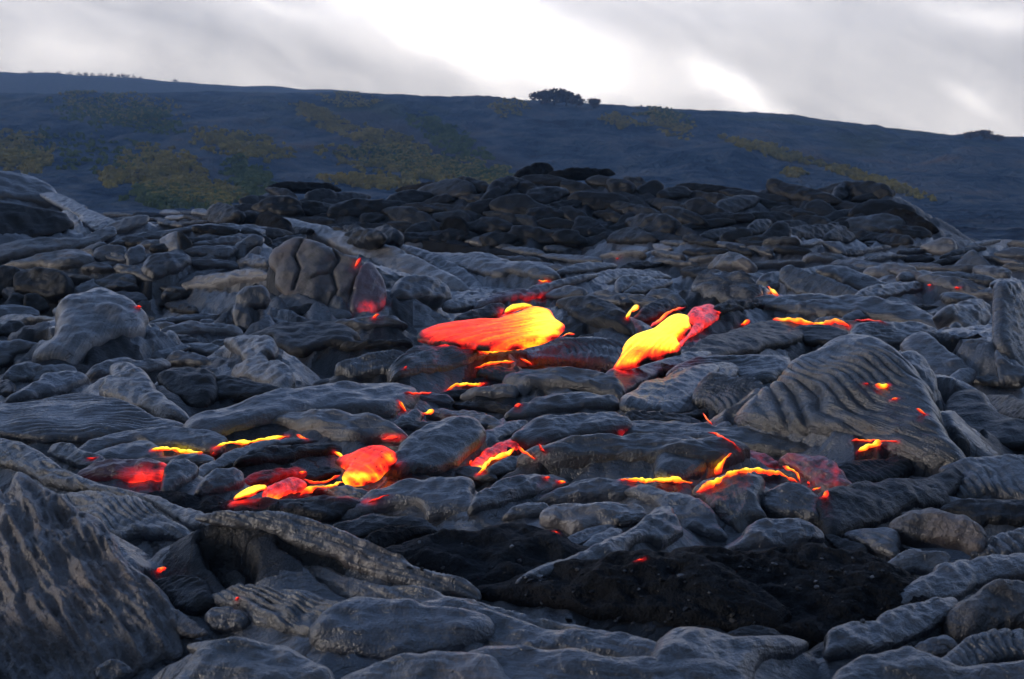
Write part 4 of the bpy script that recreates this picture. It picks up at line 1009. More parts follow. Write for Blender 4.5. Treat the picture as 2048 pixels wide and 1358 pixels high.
L('I','mid','lava_lobe','flank of crust under the left foot of the glowing arch',[(-60,130),(60,100),(200,80),(330,125),(312,172),(242,252),(150,305),(80,312),(0,284),(-60,240)],tilt=16,T=.35,lift=.12)
L('I','mid','lava_lobe','lobe filling the inside of the glowing arch',[(120,385),(200,332),(280,295),(380,275),(470,272),(465,352),(440,422),(470,482),(400,522),(340,582),(260,545),(180,455)],tilt=26,T=.5,lift=.08)
L('I','mid','lava_lobe','smooth shoulder lobe right inside the glowing arch',[(450,425),(500,362),(600,335),(700,325),(760,372),(782,422),(762,482),(790,552),(700,525),(560,515),(480,485)],tilt=28,T=.5,lift=.12)
L('I','mid','lava_toe','splayed toe with a shadowed lip below the glowing arch',[(308,664),(370,612),(380,542),(480,515),(600,522),(720,562),(772,622),(740,644),(660,664),(620,694),(540,692),(440,692),(340,692)],tilt=28,T=.5,lift=.12)
L('G','rubble','rubble_patch','black clinkery crust below the small hot lobe at left',[(780,412),(870,372),(960,362),(1060,390),(1200,402),(1260,422),(1290,472),(1300,502),(1160,482),(1060,472),(940,442)],tilt=14,T=.3,rough=.03,und=.3)
L('G','dark','lava_lobe','dark crust lobe below the long glowing edge',[(1260,440),(1400,405),(1560,415),(1700,395),(1871,385),(1900,422),(1800,482),(1700,522),(1600,504),(1480,484),(1320,494)],tilt=16,T=.35,heat=lambda q,p: .22*np.exp(-(((q[:,0]-700)/40)**2+((q[:,1]-992)/8)**2)))
L('H','dark','lava_plate','dark plate below the notched wide lobe',[(0,545),(80,512),(200,482),(300,502),(420,512),(500,562),(520,602),(420,572),(300,552),(200,572),(100,602)],tilt=16,T=.3)
L('H','rubble','lava_shard','black broken bowl shaped shard with a pale rim',[(150,605),(220,552),(300,545),(400,560),(520,592),(500,606),(400,604),(320,642),(260,672),(180,652)],tilt=30,T=.4,lift=.12)
L('H','rubble','rubble_patch','black rounded slope of clinker left of the long lava finger',[(280,695),(400,622),(520,602),(700,592),(820,552),(980,562),(1150,622),(1320,692),(1200,742),(1060,802),(1000,852),(860,892),(700,902),(640,882),(500,802),(380,762)],tilt=12,T=.28,rough=.03,und=.25,gain=1.2)
L('X','rubble','rubble_patch','black rounded slope of clinker below the long lava finger',[(970,1197),(1060,1167),(1180,1132),(1300,1112),(1400,1132),(1500,1182),(1545,1232),(1500,1264),(1400,1267),(1300,1264),(1200,1242),(1080,1217)],tilt=12,T=.25,rough=.035,und=.25,gain=1.2)
L('X','rubble','rubble_patch','black hollow of loose clinker below the splayed toe',[(1380,1102),(1500,1110),(1620,1107),(1760,1122),(1800,1162),(1830,1212),(1720,1242),(1660,1282),(1560,1292),(1500,1252),(1440,1182)],tilt=8,T=.18,rough=.04,und=.3,gain=1.2)

# --- near right corner
L('I','mid','lava_lobe','long grey lobe above the speckled boulders at the right edge',[(1230,962),(1250,902),(1330,832),(1450,762),(1560,742),(1700,722),(1871,722),(1960,722),(1960,855),(1871,845),(1720,852),(1620,902),(1520,962),(1400,955),(1300,984)],tilt=24,T=.45,lift=.14)
L('I','mid','lava_lobe','broad lobe with a rounded pale nose at the lower right',[(850,1152),(880,1092),(1000,1072),(1080,1062),(1180,1002),(1280,982),(1400,952),(1480,962),(1480,1062),(1420,1102),(1300,1182),(1200,1212),(1100,1242),(960,1255),(880,1245),(850,1202)],tilt=24,T=.5,lift=.16)
L('I','brown','lava_boulder','big speckled pale boulder at the lower right edge',[(1470,1042),(1500,982),(1580,922),(1700,862),(1800,845),(1871,860),(1970,880),(1970,1110),(1871,1112),(1700,1124),(1560,1154),(1490,1114)],tilt=36,T=.55,lift=.16)
L('I','mid','lava_boulder','small rounded stone left under the speckled boulder',[(1290,1192),(1350,1152),(1440,1132),(1500,1182),(1480,1242),(1400,1264),(1320,1244)],tilt=42,T=.7,lift=.16)
L('I','ropy','ropy_lava','dark ropes below the speckled boulder at the lower right edge',[(1480,1234),(1560,1162),(1700,1122),(1871,1112),(1970,1102),(1970,1264),(1800,1264),(1650,1304),(1550,1324),(1400,1294)],tilt=26,T=.35,rope=(.07,.022,0),ang=15,lift=.18)
L('I','mid','lava_lobe','grey lobe at the bottom edge under the rounded nosed lobe',[(900,1420),(960,1332),(1060,1262),(1200,1212),(1290,1202),(1330,1252),(1460,1292),(1600,1312),(1871,1282),(1970,1272),(1970,1500),(900,1500)],tilt=22,T=.4,lift=.2)
L('I','mid','lava_lobe','bluish lobe at the bottom edge right of centre',[(-60,1142),(0,1122),(120,1127),(200,1152),(280,1192),(400,1202),(540,1182),(640,1192),(690,1232),(650,1282),(560,1302),(480,1360),(400,1500),(-60,1500)],tilt=22,T=.4,lift=.14)
L('I','dark','lava_lobe','dark lens shaped lobe above the bluish lobe at the bottom',[(258,1164),(300,1112),(400,1080),(500,1090),(560,1142),(520,1184),(420,1190),(320,1194)],tilt=30,T=.5,lift=.10)

# --- near left corner
L('G','ropy','lava_fold','streaked band of crust crossing the left edge below the ropy floor',[(-80,150),(20,108),(100,108),(220,140),(300,200),(420,290),(560,332),(700,362),(775,392),(760,425),(640,402),(480,382),(300,362),(200,332),(100,262),(-80,220)],tilt=24,T=.45,rope=(.10,.014,0),ang=75,lift=.14)
L('G','ropy','ropy_lava','dark ropy slope behind the large draped sheet at left',[(300,400),(500,375),(700,402),(830,462),(960,562),(940,612),(820,602),(700,612),(600,632),(480,540),(380,450)],tilt=18,T=.3,rope=(.08,.022,0),ang=75,lift=.12)
L('G','silver','lava_plate','pale cracked crest at the top of the dark ropy slope',[(770,412),(850,410),(960,470),(1060,490),(1165,562),(1130,584),(1040,574),(980,584),(900,524),(820,454)],tilt=28,T=.5,lift=.20)
L('G','mid','lava_boulder','rounded pale lump in the black hollow at left',[(975,702),(1010,632),(1080,588),(1180,602),(1250,662),(1282,722),(1240,792),(1160,764),(1100,704),(1040,724)],tilt=48,T=.6,lift=.2)
L('G','dark','lava_toe','dark limb hanging below the rounded pale lump',[(1090,720),(1200,772),(1270,792),(1312,852),(1290,932),(1200,905),(1130,812)],tilt=40,lift=.12)
L('G','rubble','lava_shard','black jagged crust along the right of the hollow at left',[(1270,622),(1340,632),(1395,662),(1430,702),(1560,832),(1645,872),(1560,894),(1440,845),(1350,764),(1290,694)],tilt=36,T=.5,edge=.1,lift=.12)
L('X','silver','lava_fold','upper long streaked ridge running down right across the foreground',[(430,1043),(486,1033),(542,1033),(598,1037),(658,1058),(700,1076),(740,1095),(780,1112),(815,1132),(862,1145),(908,1160),(930,1184),(912,1193),(875,1184),(840,1186),(790,1170),(740,1155),(690,1126),(640,1106),(590,1086),(540,1066),(480,1056)],tilt=26,T=.55,gain=1.3,lift=.16,folds=(.07,.025),refit=9)
L('X','silver','lava_fold','lower long streaked ridge running down right to the dark hollow',[(540,1066),(600,1090),(660,1132),(700,1160),(760,1178),(840,1186),(900,1200),(960,1215),(1050,1240),(1190,1264),(1160,1282),(1000,1268),(900,1250),(800,1228),(700,1200),(620,1165),(560,1120)],tilt=26,T=.5,gain=1.3,lift=.18,folds=(.07,.025))
L('G','ropy','ropy_lava','dark ropes in front of the hollow at left',[(1130,985),(1300,902),(1480,882),(1650,902),(1800,942),(1900,992),(1930,1120),(1850,1180),(1700,1182),(1560,1162),(1400,1122),(1340,1072),(1300,1012)],tilt=22,T=.35,rope=(.07,.018,0),ang=75,lift=.16)
L('X','mid','lava_lobe','streaked lobe below the lower long ridge',[(700,1205),(780,1210),(860,1225),(940,1240),(965,1272),(900,1314),(780,1335),(690,1318),(640,1290),(650,1250)],tilt=24,T=.4,lift=.16)
L('X','mid','lava_lobe','cracked lobe at the bottom centre under the end of the lower ridge',[(860,1222),(930,1205),(1010,1234),(1120,1262),(1230,1268),(1300,1292),(1322,1324),(1250,1332),(1150,1322),(1050,1312),(960,1300),(900,1268)],tilt=24,T=.4,lift=.18)
L('X','silver','lava_lobe','pale streaked lobe at the bottom edge left of centre',[(700,1362),(770,1332),(850,1312),(940,1312),(990,1342),(1010,1420),(680,1420)],tilt=26,T=.4,lift=.22)
L('X','mid','lava_lobe','grey lobe at the bottom edge in the centre',[(970,1310),(1080,1300),(1200,1315),(1320,1322),(1420,1335),(1440,1420),(1000,1420)],tilt=24,T=.35,lift=.2)
L('G','dark','lava_lobe','dark wrinkled lobe under the black hollow at left',[(810,890),(900,835),(1040,822),(1100,862),(1135,952),(1080,1002),(1000,1034),(930,1004),(880,945)],tilt=28,T=.45,rope=(.06,.016,.2),lift=.14)
L('G','brown','lava_toe','small brownish toe right of the draped sheet foot',[(885,1002),(960,1002),(1050,1072),(1095,1114),(1000,1134),(930,1104)],tilt=30,lift=.16)
L('G','mid','lava_boulder','rounded stone resting in front of the dark ropes at left',[(1108,1054),(1130,1002),(1180,980),(1290,1002),(1332,1052),(1310,1104),(1220,1118),(1140,1104)],tilt=42,T=.7,lift=.18)
L('G','silver','lava_lobe','smooth bluish lobe at the bottom edge with a dark curved gap above it',[(1050,1155),(1200,1168),(1400,1182),(1560,1222),(1680,1302),(1745,1384),(1720,1500),(980,1500),(1040,1302),(1080,1222)],tilt=22,T=.4,lift=.2)
L('G','mid','lava_boulder','oval stone on the smooth bluish lobe at the bottom',[(1100,1284),(1140,1212),(1260,1210),(1340,1262),(1332,1324),(1240,1354),(1140,1344)],tilt=36,T=.6,lift=.36)
L('G','brown','lava_sheet','large draped sheet with long folds sweeping down the left foreground',[(-80,380),(0,372),(80,250),(240,372),(380,452),(520,562),(640,702),(780,852),(880,982),(960,1122),(985,1220),(930,1262),(860,1250),(780,1272),(700,1330),(560,1370),(450,1500),(-80,1500)],tilt=24,T=.22,gain=1.3,und=.38,fan=4.5,folds=(.15,.062),ang=-58,lift=.16,dist=(6.4,6.4),flatline=True,grow=1.0)
L('G','mid','lava_boulder','small rough stone at the bottom edge beside the draped sheets',[(520,1324),(600,1262),(680,1292),(692,1334),(620,1384),(540,1384)],tilt=42,T=.7,dist=(6.0,6.0),flatline=True)
L('G','brown','lava_toe','pale knob ending the folds of the draped sheet',[(840,1244),(930,1182),(990,1152),(992,1242),(940,1304),(870,1314)],tilt=40,dist=(6.9,6.9),flatline=True)

# --- hot lobes at lower left
L('G','mid','lava_toe','small pale toe at the far left end of the hot sheets',[(268,152),(320,115),(400,105),(470,150),(540,170),(510,222),(420,242),(360,212),(290,182)],tilt=30,lift=.08)
L('G','mid','lava_sheet','long speckled sheet above the left glowing crack',[(450,155),(520,102),(640,52),(800,30),(960,15),(1120,40),(1165,90),(1145,140),(1060,138),(930,112),(820,112),(760,92),(640,122),(540,162),(500,192)],tilt=15,T=.35,gain=1.8,lift=.10)
L('G','mid','lava_lobe','flat lobe under the left glowing crack',[(470,240),(560,162),(700,112),(790,95),(850,145),(870,178),(1000,160),(1080,175),(1100,200),(1000,205),(900,205),(760,192),(640,200),(540,225)],tilt=14,T=.3)
L('X','mid','lava_sheet','widest speckled sheet above the long glowing crack',[(400,848),(480,817),(560,797),(660,782),(740,772),(800,790),(812,820),(780,850),(700,848),(640,848),(580,862),(500,877),(430,882)],tilt=13,T=.32,gain=1.8)
L('X','mid','lava_lobe','lobe with a red rim feeding the brightest pool',[(505,872),(560,850),(640,832),(730,827),(790,850),(800,880),(760,884),(700,902),(660,902),(610,882),(575,866)],tilt=17,T=.4,heat=lambda q,p: .46*np.exp(-(((q[:,0]-785)/26)**2+((q[:,1]-874)/9)**2))+.40*np.exp(-(((q[:,0]-600)/26)**2+((q[:,1]-872)/8)**2))+.35*np.exp(-(((q[:,0]-680)/30)**2+((q[:,1]-905)/8)**2)))
L('G','mid','lava_lobe','pale lobe right of the small hot lobe',[(885,212),(960,192),(1020,212),(1052,262),(980,322),(900,362),(872,342)],tilt=26,lift=.1)
L('G','silver','lava_fold','pale rim curving over the dark lobe by the brightest pool',[(985,374),(1030,302),(1080,232),(1180,190),(1280,132),(1400,98),(1560,88),(1645,102),(1480,114),(1350,155),(1290,195),(1240,224),(1130,264),(1080,324),(1050,384)],tilt=22,T=.5,lift=.1)
L('G','dark','lava_lobe','dark oval lobe under the pale curving rim',[(1290,214),(1310,162),(1400,132),(1560,122),(1700,112),(1780,152),(1782,182),(1640,184),(1540,222),(1400,232)],tilt=24,T=.5,lift=.12)
L('G','mid','lava_lobe','rounded grey lobe left of the glowing front edge',[(1060,384),(1090,292),(1150,242),(1240,250),(1290,302),(1280,352),(1200,392)],tilt=30,T=.6,lift=.1)
L('G','dark','lava_lobe','dark crust behind the glowing front edge, reddish',[(1285,322),(1320,270),(1380,245),(1500,232),(1600,242),(1610,290),(1500,288),(1430,325),(1340,335)],tilt=22,T=.4,lift=.08,heat=lambda q,p: .16+.16*np.exp(-(((q[:,0]-600)/30)**2+((q[:,1]-950)/12)**2)) + 0*p)

# crust that is still red hot
g2 = lambda q, x, y, sx, sy: np.exp(-(((q[:, 0] - x) / sx) ** 2 + ((q[:, 1] - y) / sy) ** 2))
def glow(tile, name, label, pts, heat, **kw):
    L(tile, 'mid', name, label, pts, heat=heat, **kw)
glow('X', 'glowing_lobe', 'deep red crusted lobe beside the top of the bright yellow tongue',
    [(1372,630),(1385,620),(1410,613),(1430,620),(1432,634),(1415,650),(1395,664),(1375,676),(1364,692),(1362,680),(1378,662),(1384,645)],
    lambda q, p: .40 + .10 * g2(q, 1378, 660, 14, 20) - .06 * sstep(1395, 1430, q[:, 0]), tilt=26, T=.4, lift=.03)
glow('X', 'glowing_lobe', 'small hot lobe at far left with a bright yellow lower corner',
    [(163,968),(178,945),(210,928),(250,922),(300,921),(328,930),(331,945),(328,964),(308,975),(270,979),(222,980),(186,978)],
    lambda q, p: .08 + .36 * g2(q, 290, 955, 45, 22) + .36 * sstep(962, 974, q[:, 1]) * sstep(225, 270, q[:, 0]) + .25 * sstep(312, 326, q[:, 0]), tilt=24, T=.5, lift=.04)
glow('X', 'glowing_lobe', 'red blister of hot crust in the middle of the glowing front edge',
    [(530,978),(545,966),(565,958),(590,960),(608,972),(600,985),(580,994),(560,1002),(540,998)],
    lambda q, p: np.interp(q[:, 1], [958, 978, 990, 1000], [.34, .42, .60, .82]), tilt=30, T=.6, lift=.03)
glow('X', 'glowing_lobe', 'hot lipped lobe in the middle, red above and yellow along its lower lip',
    [(945,950),(948,930),(966,908),(990,895),(1018,884),(1036,886),(1037,896),(1018,908),(992,915),(975,926),(968,944),(956,955)],
    lambda q, p: .34 + .50 * np.clip(((q[:, 1] - np.interp(q[:, 0], [945, 970, 1000, 1037], [932, 916, 903, 890])) / 14), 0, 1.1) + .16 * sstep(985, 960, q[:, 0]), tilt=24, T=.45, lift=.08)
glow('I', 'glowing_lobe', 'grey lobe with red glowing rims capping the glowing arch',
    [(238,300),(250,270),(272,215),(320,165),(380,147),(440,162),(520,202),(572,228),(480,243),(420,243),(345,236),(300,255),(262,282)],
    lambda q, p: .17 + .34 * g2(q, 1446, 940, 16, 24) + .10 * np.exp(-p / .08), tilt=26, T=.5, lift=.10)
glow('I', 'glowing_lobe', 'round lobe with a deep red speckled crust at the right end of the arch',
    [(578,222),(620,192),(700,170),(790,170),(860,212),(912,272),(948,342),(860,362),(800,388),(745,345),(690,292),(640,245)],
    lambda q, p: .15 + .18 * np.exp(-p / .15) * sstep(930, 915, q[:, 1]) + .14 * g2(q, 1672, 950, 6, 20), tilt=28, T=.6, lift=.12)
glow('X', 'glowing_lobe', 'upright facet of the tumulus with a dull red lower half',
    [(704,600),(714,565),(724,540),(744,530),(762,556),(771,588),(762,620),(736,633),(706,636)],
    lambda q, p: .06 + .30 * g2(q, 735, 616, 20, 16) + .16 * g2(q, 768, 604, 8, 16), tilt=56, T=.30, grow=1.1, lift=.03)

# ------------------------------------------------------------------ crowds of look-alike lobes: the far mound and the rear of the field
random.seed(5)
def blob_poly(cx, cy, w, h, skew):
    n = 11; out = []
    ph = random.uniform(0, 6.28)
    for i in range(n):
        a = 2 * math.pi * i / n
        r = 1 + 0.16 * math.sin(2 * a + ph) + 0.10 * math.sin(3 * a + 2 * ph) + random.uniform(-.07, .07)
        x, y = math.cos(a) * r * w / 2, math.sin(a) * r * h / 2
        out.append((cx + x, cy + y + skew * x))
    return out

def crowd(n, region, size, mats, name, label, cat, group, tilt, T=(.4, .65), mind=0.5, lift=None):
    done = []
    tries = 0
    while len(done) < n and tries < n * 60:
        tries += 1
        x = random.uniform(region[0], region[1]); y0, y1 = region[2](x), region[3](x)
        if y1 <= y0: continue
        y = random.uniform(y0, y1)
        w, h = size(x, y)
        if any(abs(x - a) / (w + c) * 2 < mind * 2 and abs(y - b) / (h + d) * 2 < mind * 2 and math.hypot((x - a) / (w + c), (y - b) / (h + d)) < mind for a, b, c, d in done): continue
        done.append((x, y, w, h))
    for (x, y, w, h) in sorted(done, key=lambda q: q[1]):
        try:
            lobe(name, blob_poly(x, y, w, h, random.uniform(-.18, .22)), random.choice(mats), label, cat, group, tilt=random.uniform(*tilt), T=random.uniform(*T),
                 und=random.uniform(.1, .24), edge=.07, lift=lift, refit=6, drop=10)
        except ValueError:
            pass

mtop = lambda x: np.interp(x, MX, MY)
crowd(190, (430, 1840, lambda x: mtop(x) + 14, lambda x: 484), lambda x, y: (random.uniform(50, 130), random.uniform(22, 46)), ['dark'], 'lava_toe',
      'weathered dark grey toe heaped with many others on the far mound', 'lava toe', 'toes heaped on the far mound', (40, 54), mind=.31, lift=.06)
crowd(95, (1020, 2060, lambda x: 478 + (8 if x > 1330 else 18), lambda x: np.interp(x, [1020, 1120, 1250, 1480, 1800, 2050], [520, 545, 545, 560, 585, 600])),
      lambda x, y: (random.uniform(60, 120) * (0.55 + (y - 470) / 150), random.uniform(15, 25) * (0.6 + (y - 470) / 110)), ['mid', 'silver', 'mid', 'dark'], 'lava_lobe',
      'low grey lobe among many at the rear right of the field', 'lava lobe', 'lobes at the rear right of the field', (24, 40), mind=.42)
crowd(46, (0, 560, lambda x: np.interp(x, [0, 120, 300, 560], [560, 520, 480, 480]), lambda x: 700), lambda x, y: (random.uniform(50, 110), random.uniform(18, 36)), ['mid', 'dark', 'mid'], 'lava_lobe',
      'plain grey lobe filling the crowd of toes on the left bank', 'lava lobe', 'lobes between the toes of the left bank', (28, 42), mind=.45, lift=-.04)
crowd(60, (560, 2040, lambda x: 600, lambda x: 1010), lambda x, y: (random.uniform(60, 150), random.uniform(20, 44)), ['mid', 'dark', 'mid'], 'lava_lobe',
      'plain dark grey lobe lying low between larger lava lobes', 'lava lobe', 'low lobes between the larger ones', (18, 28), mind=.6, lift=-.06)
crowd(26, (120, 470, lambda x: 432 - 0.02 * x, lambda x: 452), lambda x, y: (random.uniform(30, 70), random.uniform(9, 16)), ['dark', 'mid'], 'lava_toe',
      'small dark toe in the low gap between bank and far mound', 'lava toe', 'toes in the gap beside the far mound', (26, 40), mind=.4)
L('X','rubble','lava_block','black rough block on the highest point of the far mound',[(1032,352),(1045,336),(1075,327),(1098,332),(1102,345),(1090,356),(1050,360)],tilt=60,T=.6,edge=.1,und=.3)
L('X','rubble','lava_block','long black rough block right of the highest one on the mound',[(1105,345),(1150,336),(1200,340),(1222,350),(1180,358),(1120,360)],tilt=50,T=.6,edge=.1,und=.3)
L('X','rubble','lava_block','black ledge on the left crest of the far mound',[(800,382),(850,366),(900,366),(905,378),(860,388)],tilt=50,T=.6,edge=.1,und=.3)
L('X','rubble','lava_block','dark broken crust on the left end of the far mound crest',[(540,380),(570,365),(620,366),(660,372),(670,384),(600,386)],tilt=45,T=.5,edge=.1,und=.3)
L('X','dark','lava_plate','dark steep slab at the right end of the far mound',[(1640,385),(1700,365),(1765,370),(1775,395),(1720,400)],tilt=50,T=.4,edge=.06,und=.3)
L('X','rubble','lava_block','black outcrop on the slope at the right foot of the mound',[(1770,440),(1800,420),(1850,440),(1870,462),(1820,466)],tilt=45,T=.6,edge=.12,und=.4)
L('X','mid','lava_plate','grey tilted slab low on the right end of the far mound',[(1640,465),(1700,440),(1760,430),(1800,445),(1790,468),(1720,474)],tilt=45,T=.4,und=.2)
L('B','rubble','lava_block','square dark block at the foot of the far mound',[(600,990),(610,920),(660,895),(720,905),(750,960),(760,1010),(680,1030)],tilt=60,T=.5,edge=.05,gain=2.4)


# ------------------------------------------------------------------ lava field: one crust of domes out to the old flow, welded up against the lobes lying on it
def half_w(y): return 0.56 * np.maximum(y, 0) + 2.8
def field():
    nr, nc = 860, 780
    ys = np.concatenate([np.linspace(-6, 3.0, 12, endpoint=False), 3.0 * (96 / 3.0) ** np.linspace(0, 1, nr - 12)])
    us = np.linspace(-1, 1, nc)
    Y = np.repeat(ys[:, None], nc, 1); HW = half_w(Y); X = us[None, :] * HW
    B = Hbase(X, Y)
    D = np.full(X.shape, -9.0); FL = np.zeros(X.shape + (2,))
    y = 2.0; doms = []
    while y < 100:
        s = 0.26 + 0.011 * y; half = float(half_w(y))
        for _ in range(max(4, int(half * 2 / s * 1.3))):
            doms.append((RNG.uniform(-half, half), y + RNG.uniform(-.5, .5) * s, s * RNG.lognormal(0, 0.38)))
        y += s * 0.62
    def col(x, hw): return (x / hw + 1) / 2 * (nc - 1)
    for (dx, dy, s) in doms:
        th = RNG.normal(0.35, 0.6); asp = RNG.uniform(1.1, 2.3)
        ra, rb = s * asp * 0.85, s * 0.85
        hgt = s * RNG.uniform(0.14, 0.32); lvl = RNG.normal(0, 0.13) * s; R = ra
        i0 = np.searchsorted(ys, dy - R); i1 = np.searchsorted(ys, dy + R)
        if i1 <= i0: continue
        h0, h1 = HW[i0, 0], HW[i1 - 1, 0]
        j0 = max(0, int(min(col(dx - R, h0), col(dx - R, h1)))); j1 = min(nc, int(max(col(dx + R, h0), col(dx + R, h1))) + 2)
        if j1 <= j0: continue
        xx = X[i0:i1, j0:j1] - dx; yy = Y[i0:i1, j0:j1] - dy
        al = xx * math.cos(th) + yy * math.sin(th); ac = -xx * math.sin(th) + yy * math.cos(th)
        r2 = ((al / ra) ** 2 + (ac / rb) ** 2) * (1 + 0.25 * noise3(P3(xx / s + dx, yy / s + dy, 1.0)))
        h = np.where(r2 < 1, lvl + hgt * np.sqrt(np.maximum(1 - r2, 0)), -9)
        cur = D[i0:i1, j0:j1]; up = h > cur; cur[up] = h[up]
        FL[i0:i1, j0:j1][up] = np.stack([al, ac], -1)[up] + dx * 3
    hole = D < -5
    sc = sstep(1.0, 3.0, Y) * (1 - 0.55 * sstep(44, 54, Y)) * (1 - 0.45 * np.clip((B - 0.4) / 0.8, 0, 1))
    dz = -0.24 - 0.10 * sstep(12, 6, Y) - 0.30 * sstep(15, 45, Y) - 0.35 * sstep(44, 54, Y) - 0.5 * sstep(80, 96, Y)
    beside = sstep(0.43, 0.50, np.abs(X) / np.maximum(Y, 5.0)) * sstep(60, 40, Y)      # no lobes were laid out here: the domes stand at full height
    sc = sc * (1 - 0.45 * sstep(34, 20, Y) * (1 - beside)) * (1 + 0.5 * beside); dz = dz - 0.06 + beside * (0.34 + 0.3 * sstep(15, 45, Y))
    Z = B + np.where(hole, -0.05, np.minimum(D, 0.26 + beside)) * sc + dz
    # the crust rises to the flank of every lobe lying on it
    K = np.full(X.shape, -99.0)
    for P in TOPS:
        i = np.clip(np.searchsorted(ys, P[:, 1]), 0, nr - 1); hw = half_w(P[:, 1])
        j = np.rint((P[:, 0] / hw + 1) / 2 * (nc - 1)).astype(int)
        ok = (j >= 0) & (j < nc)
        zz = P[:, 2] - 0.034 - 0.0030 * P[:, 1]
        np.maximum.at(K, (i[ok], j[ok]), zz[ok])
    T0 = K.copy()
    slope = (SKIRT - 0.1 * sstep(44, 54, Y)) * (1 + 0.5 * noise3(P3(X * 1.1, Y * 1.1, 4.4)))
    dxr = (HW[:, :1] * 2 / (nc - 1))
    for _ in range(1):
        for j in range(1, nc): K[:, j] = np.maximum(K[:, j], K[:, j - 1] - slope[:, j] * dxr[:, 0])
        for j in range(nc - 2, -1, -1): K[:, j] = np.maximum(K[:, j], K[:, j + 1] - slope[:, j] * dxr[:, 0])
        for i in range(1, nr): K[i] = np.maximum(K[i], K[i - 1] - slope[i] * (ys[i] - ys[i - 1]))
        for i in range(nr - 2, -1, -1): K[i] = np.maximum(K[i], K[i + 1] - slope[i] * (ys[i + 1] - ys[i]))
    # where a lobe lies, stay below its skin
    M = T0.copy()
    for _ in range(2):
        M[:, 1:-1] = np.where(M[:, 1:-1] < -90, np.maximum(M[:, :-2], M[:, 2:]), M[:, 1:-1])
    K = np.where(M > -90, np.minimum(K, M), K)
    for _ in range(2):
        K[1:-1, 1:-1] = (K[1:-1, 1:-1] * 2 + K[:-2, 1:-1] + K[2:, 1:-1] + K[1:-1, :-2] + K[1:-1, 2:]) / 6
    Z = np.maximum(Z, np.minimum(K, B + 0.45 + 0.5 * sstep(44, 52, Y)))
    q = P3(X * 2.4 + 0.5 * noise3(P3(X, Y, 1)), Y * 2.9 + 0.8 * X, 2)
    rid = 1 - 2 * np.abs(noise3(q)) + 0.5 * (1 - 2 * np.abs(noise3(q * 2.2 + 3))) + 0.25 * noise3(q * 4.7)
    Z += 0.030 * (rid - 0.9) * np.clip(Y / 11, .8, 3)
    FL = np.concatenate([FL, np.zeros(FL.shape[:2] + (1,))], -1)
    V = np.stack([X, Y, Z], -1).reshape(-1, 3)
    Q = quads(nr, nc); yc = Y.reshape(-1)[Q[:, 0]]
    me = make_mesh('lava_field', V, Q, [MAT['dark'], MAT['mid'], MAT['ropy']], attrs={'flow': FL.reshape(-1, 3)},
                   mat_idx=np.where(yc > 47, 0, np.where(yc > 27, 1, np.where(noise3(P3(X.reshape(-1)[Q[:, 0]] * .8, yc * .5, 8.8)) > -0.12, 2, 0))))
    return link('lava_field', me, kind='structure')
SKIRT = 0.64
FIELD = field()

# ------------------------------------------------------------------ loose fragments lying on the black clinker
bpy.context.view_layer.update(); DG = bpy.context.evaluated_depsgraph_get()
def fragment(px, py, size_px, mat):
    r = Vector(ray([px], [py])[0]); ok, loc, nrm, idx, ob, mx = SC.ray_cast(DG, Vector((0, 0, CAMZ)), r.normalized())
    if not ok or loc.y > 40: return
    bm = bmesh.new(); s = size_px * loc.y / F / 2
    sc = [random.uniform(.7, 1.5), random.uniform(.7, 1.2), random.uniform(.35, .75)]
    for _ in range(14):
        v = Vector((random.gauss(0, 1), random.gauss(0, 1), random.gauss(0, 1))).normalized() * random.uniform(.75, 1.1)
        bm.verts.new((v.x * s * sc[0], v.y * s * sc[1], v.z * s * sc[2]))
    h = bmesh.ops.convex_hull(bm, input=bm.verts[:])
    bmesh.ops.delete(bm, geom=list({e for e in h['geom_interior'] + h['geom_unused'] if isinstance(e, bmesh.types.BMVert)}), context='VERTS')
    bmesh.ops.recalc_face_normals(bm, faces=bm.faces[:])
    me = bpy.data.meshes.new('lava_fragment'); bm.to_mesh(me); bm.free(); me.materials.append(MAT[mat])
    o = link('lava_fragment', me, loc + Vector((0, 0, s * sc[2] * .35)), label='small angular fragment of crust lying on the black clinker', cat='lava fragment', group='fragments on the black clinker')
    o.rotation_euler = (random.uniform(-.4, .4), random.uniform(-.4, .4), random.uniform(0, 6.28))
random.seed(23)
for (x0, x1, y0, y1, n) in [(1050, 1780, 1130, 1250, 90), (800, 1100, 1080, 1170, 22), (1380, 1800, 1105, 1150, 24), (430, 620, 1000, 1030, 10)]:
    for _ in range(n):
        fragment(random.uniform(x0, x1), random.uniform(y0, y1), random.choice([6, 7, 8, 9, 11, 13, 17]), random.choice(['dark', 'dark', 'rubble', 'mid']))
# ------------------------------------------------------------------ molten lava
bpy.context.view_layer.update()
DG = bpy.context.evaluated_depsgraph_get()
CAMV = Vector((0, 0, CAMZ))
def scene_t(px, py):
    r = Vector(ray([px], [py])[0]); ok, loc, nrm, idx, ob, mx = SC.ray_cast(DG, CAMV, r.normalized())
    return loc.y if ok else 300.0

HALO = []      # (points, radius, strength): where hot rims and the melt's glow halo are painted into crust emission

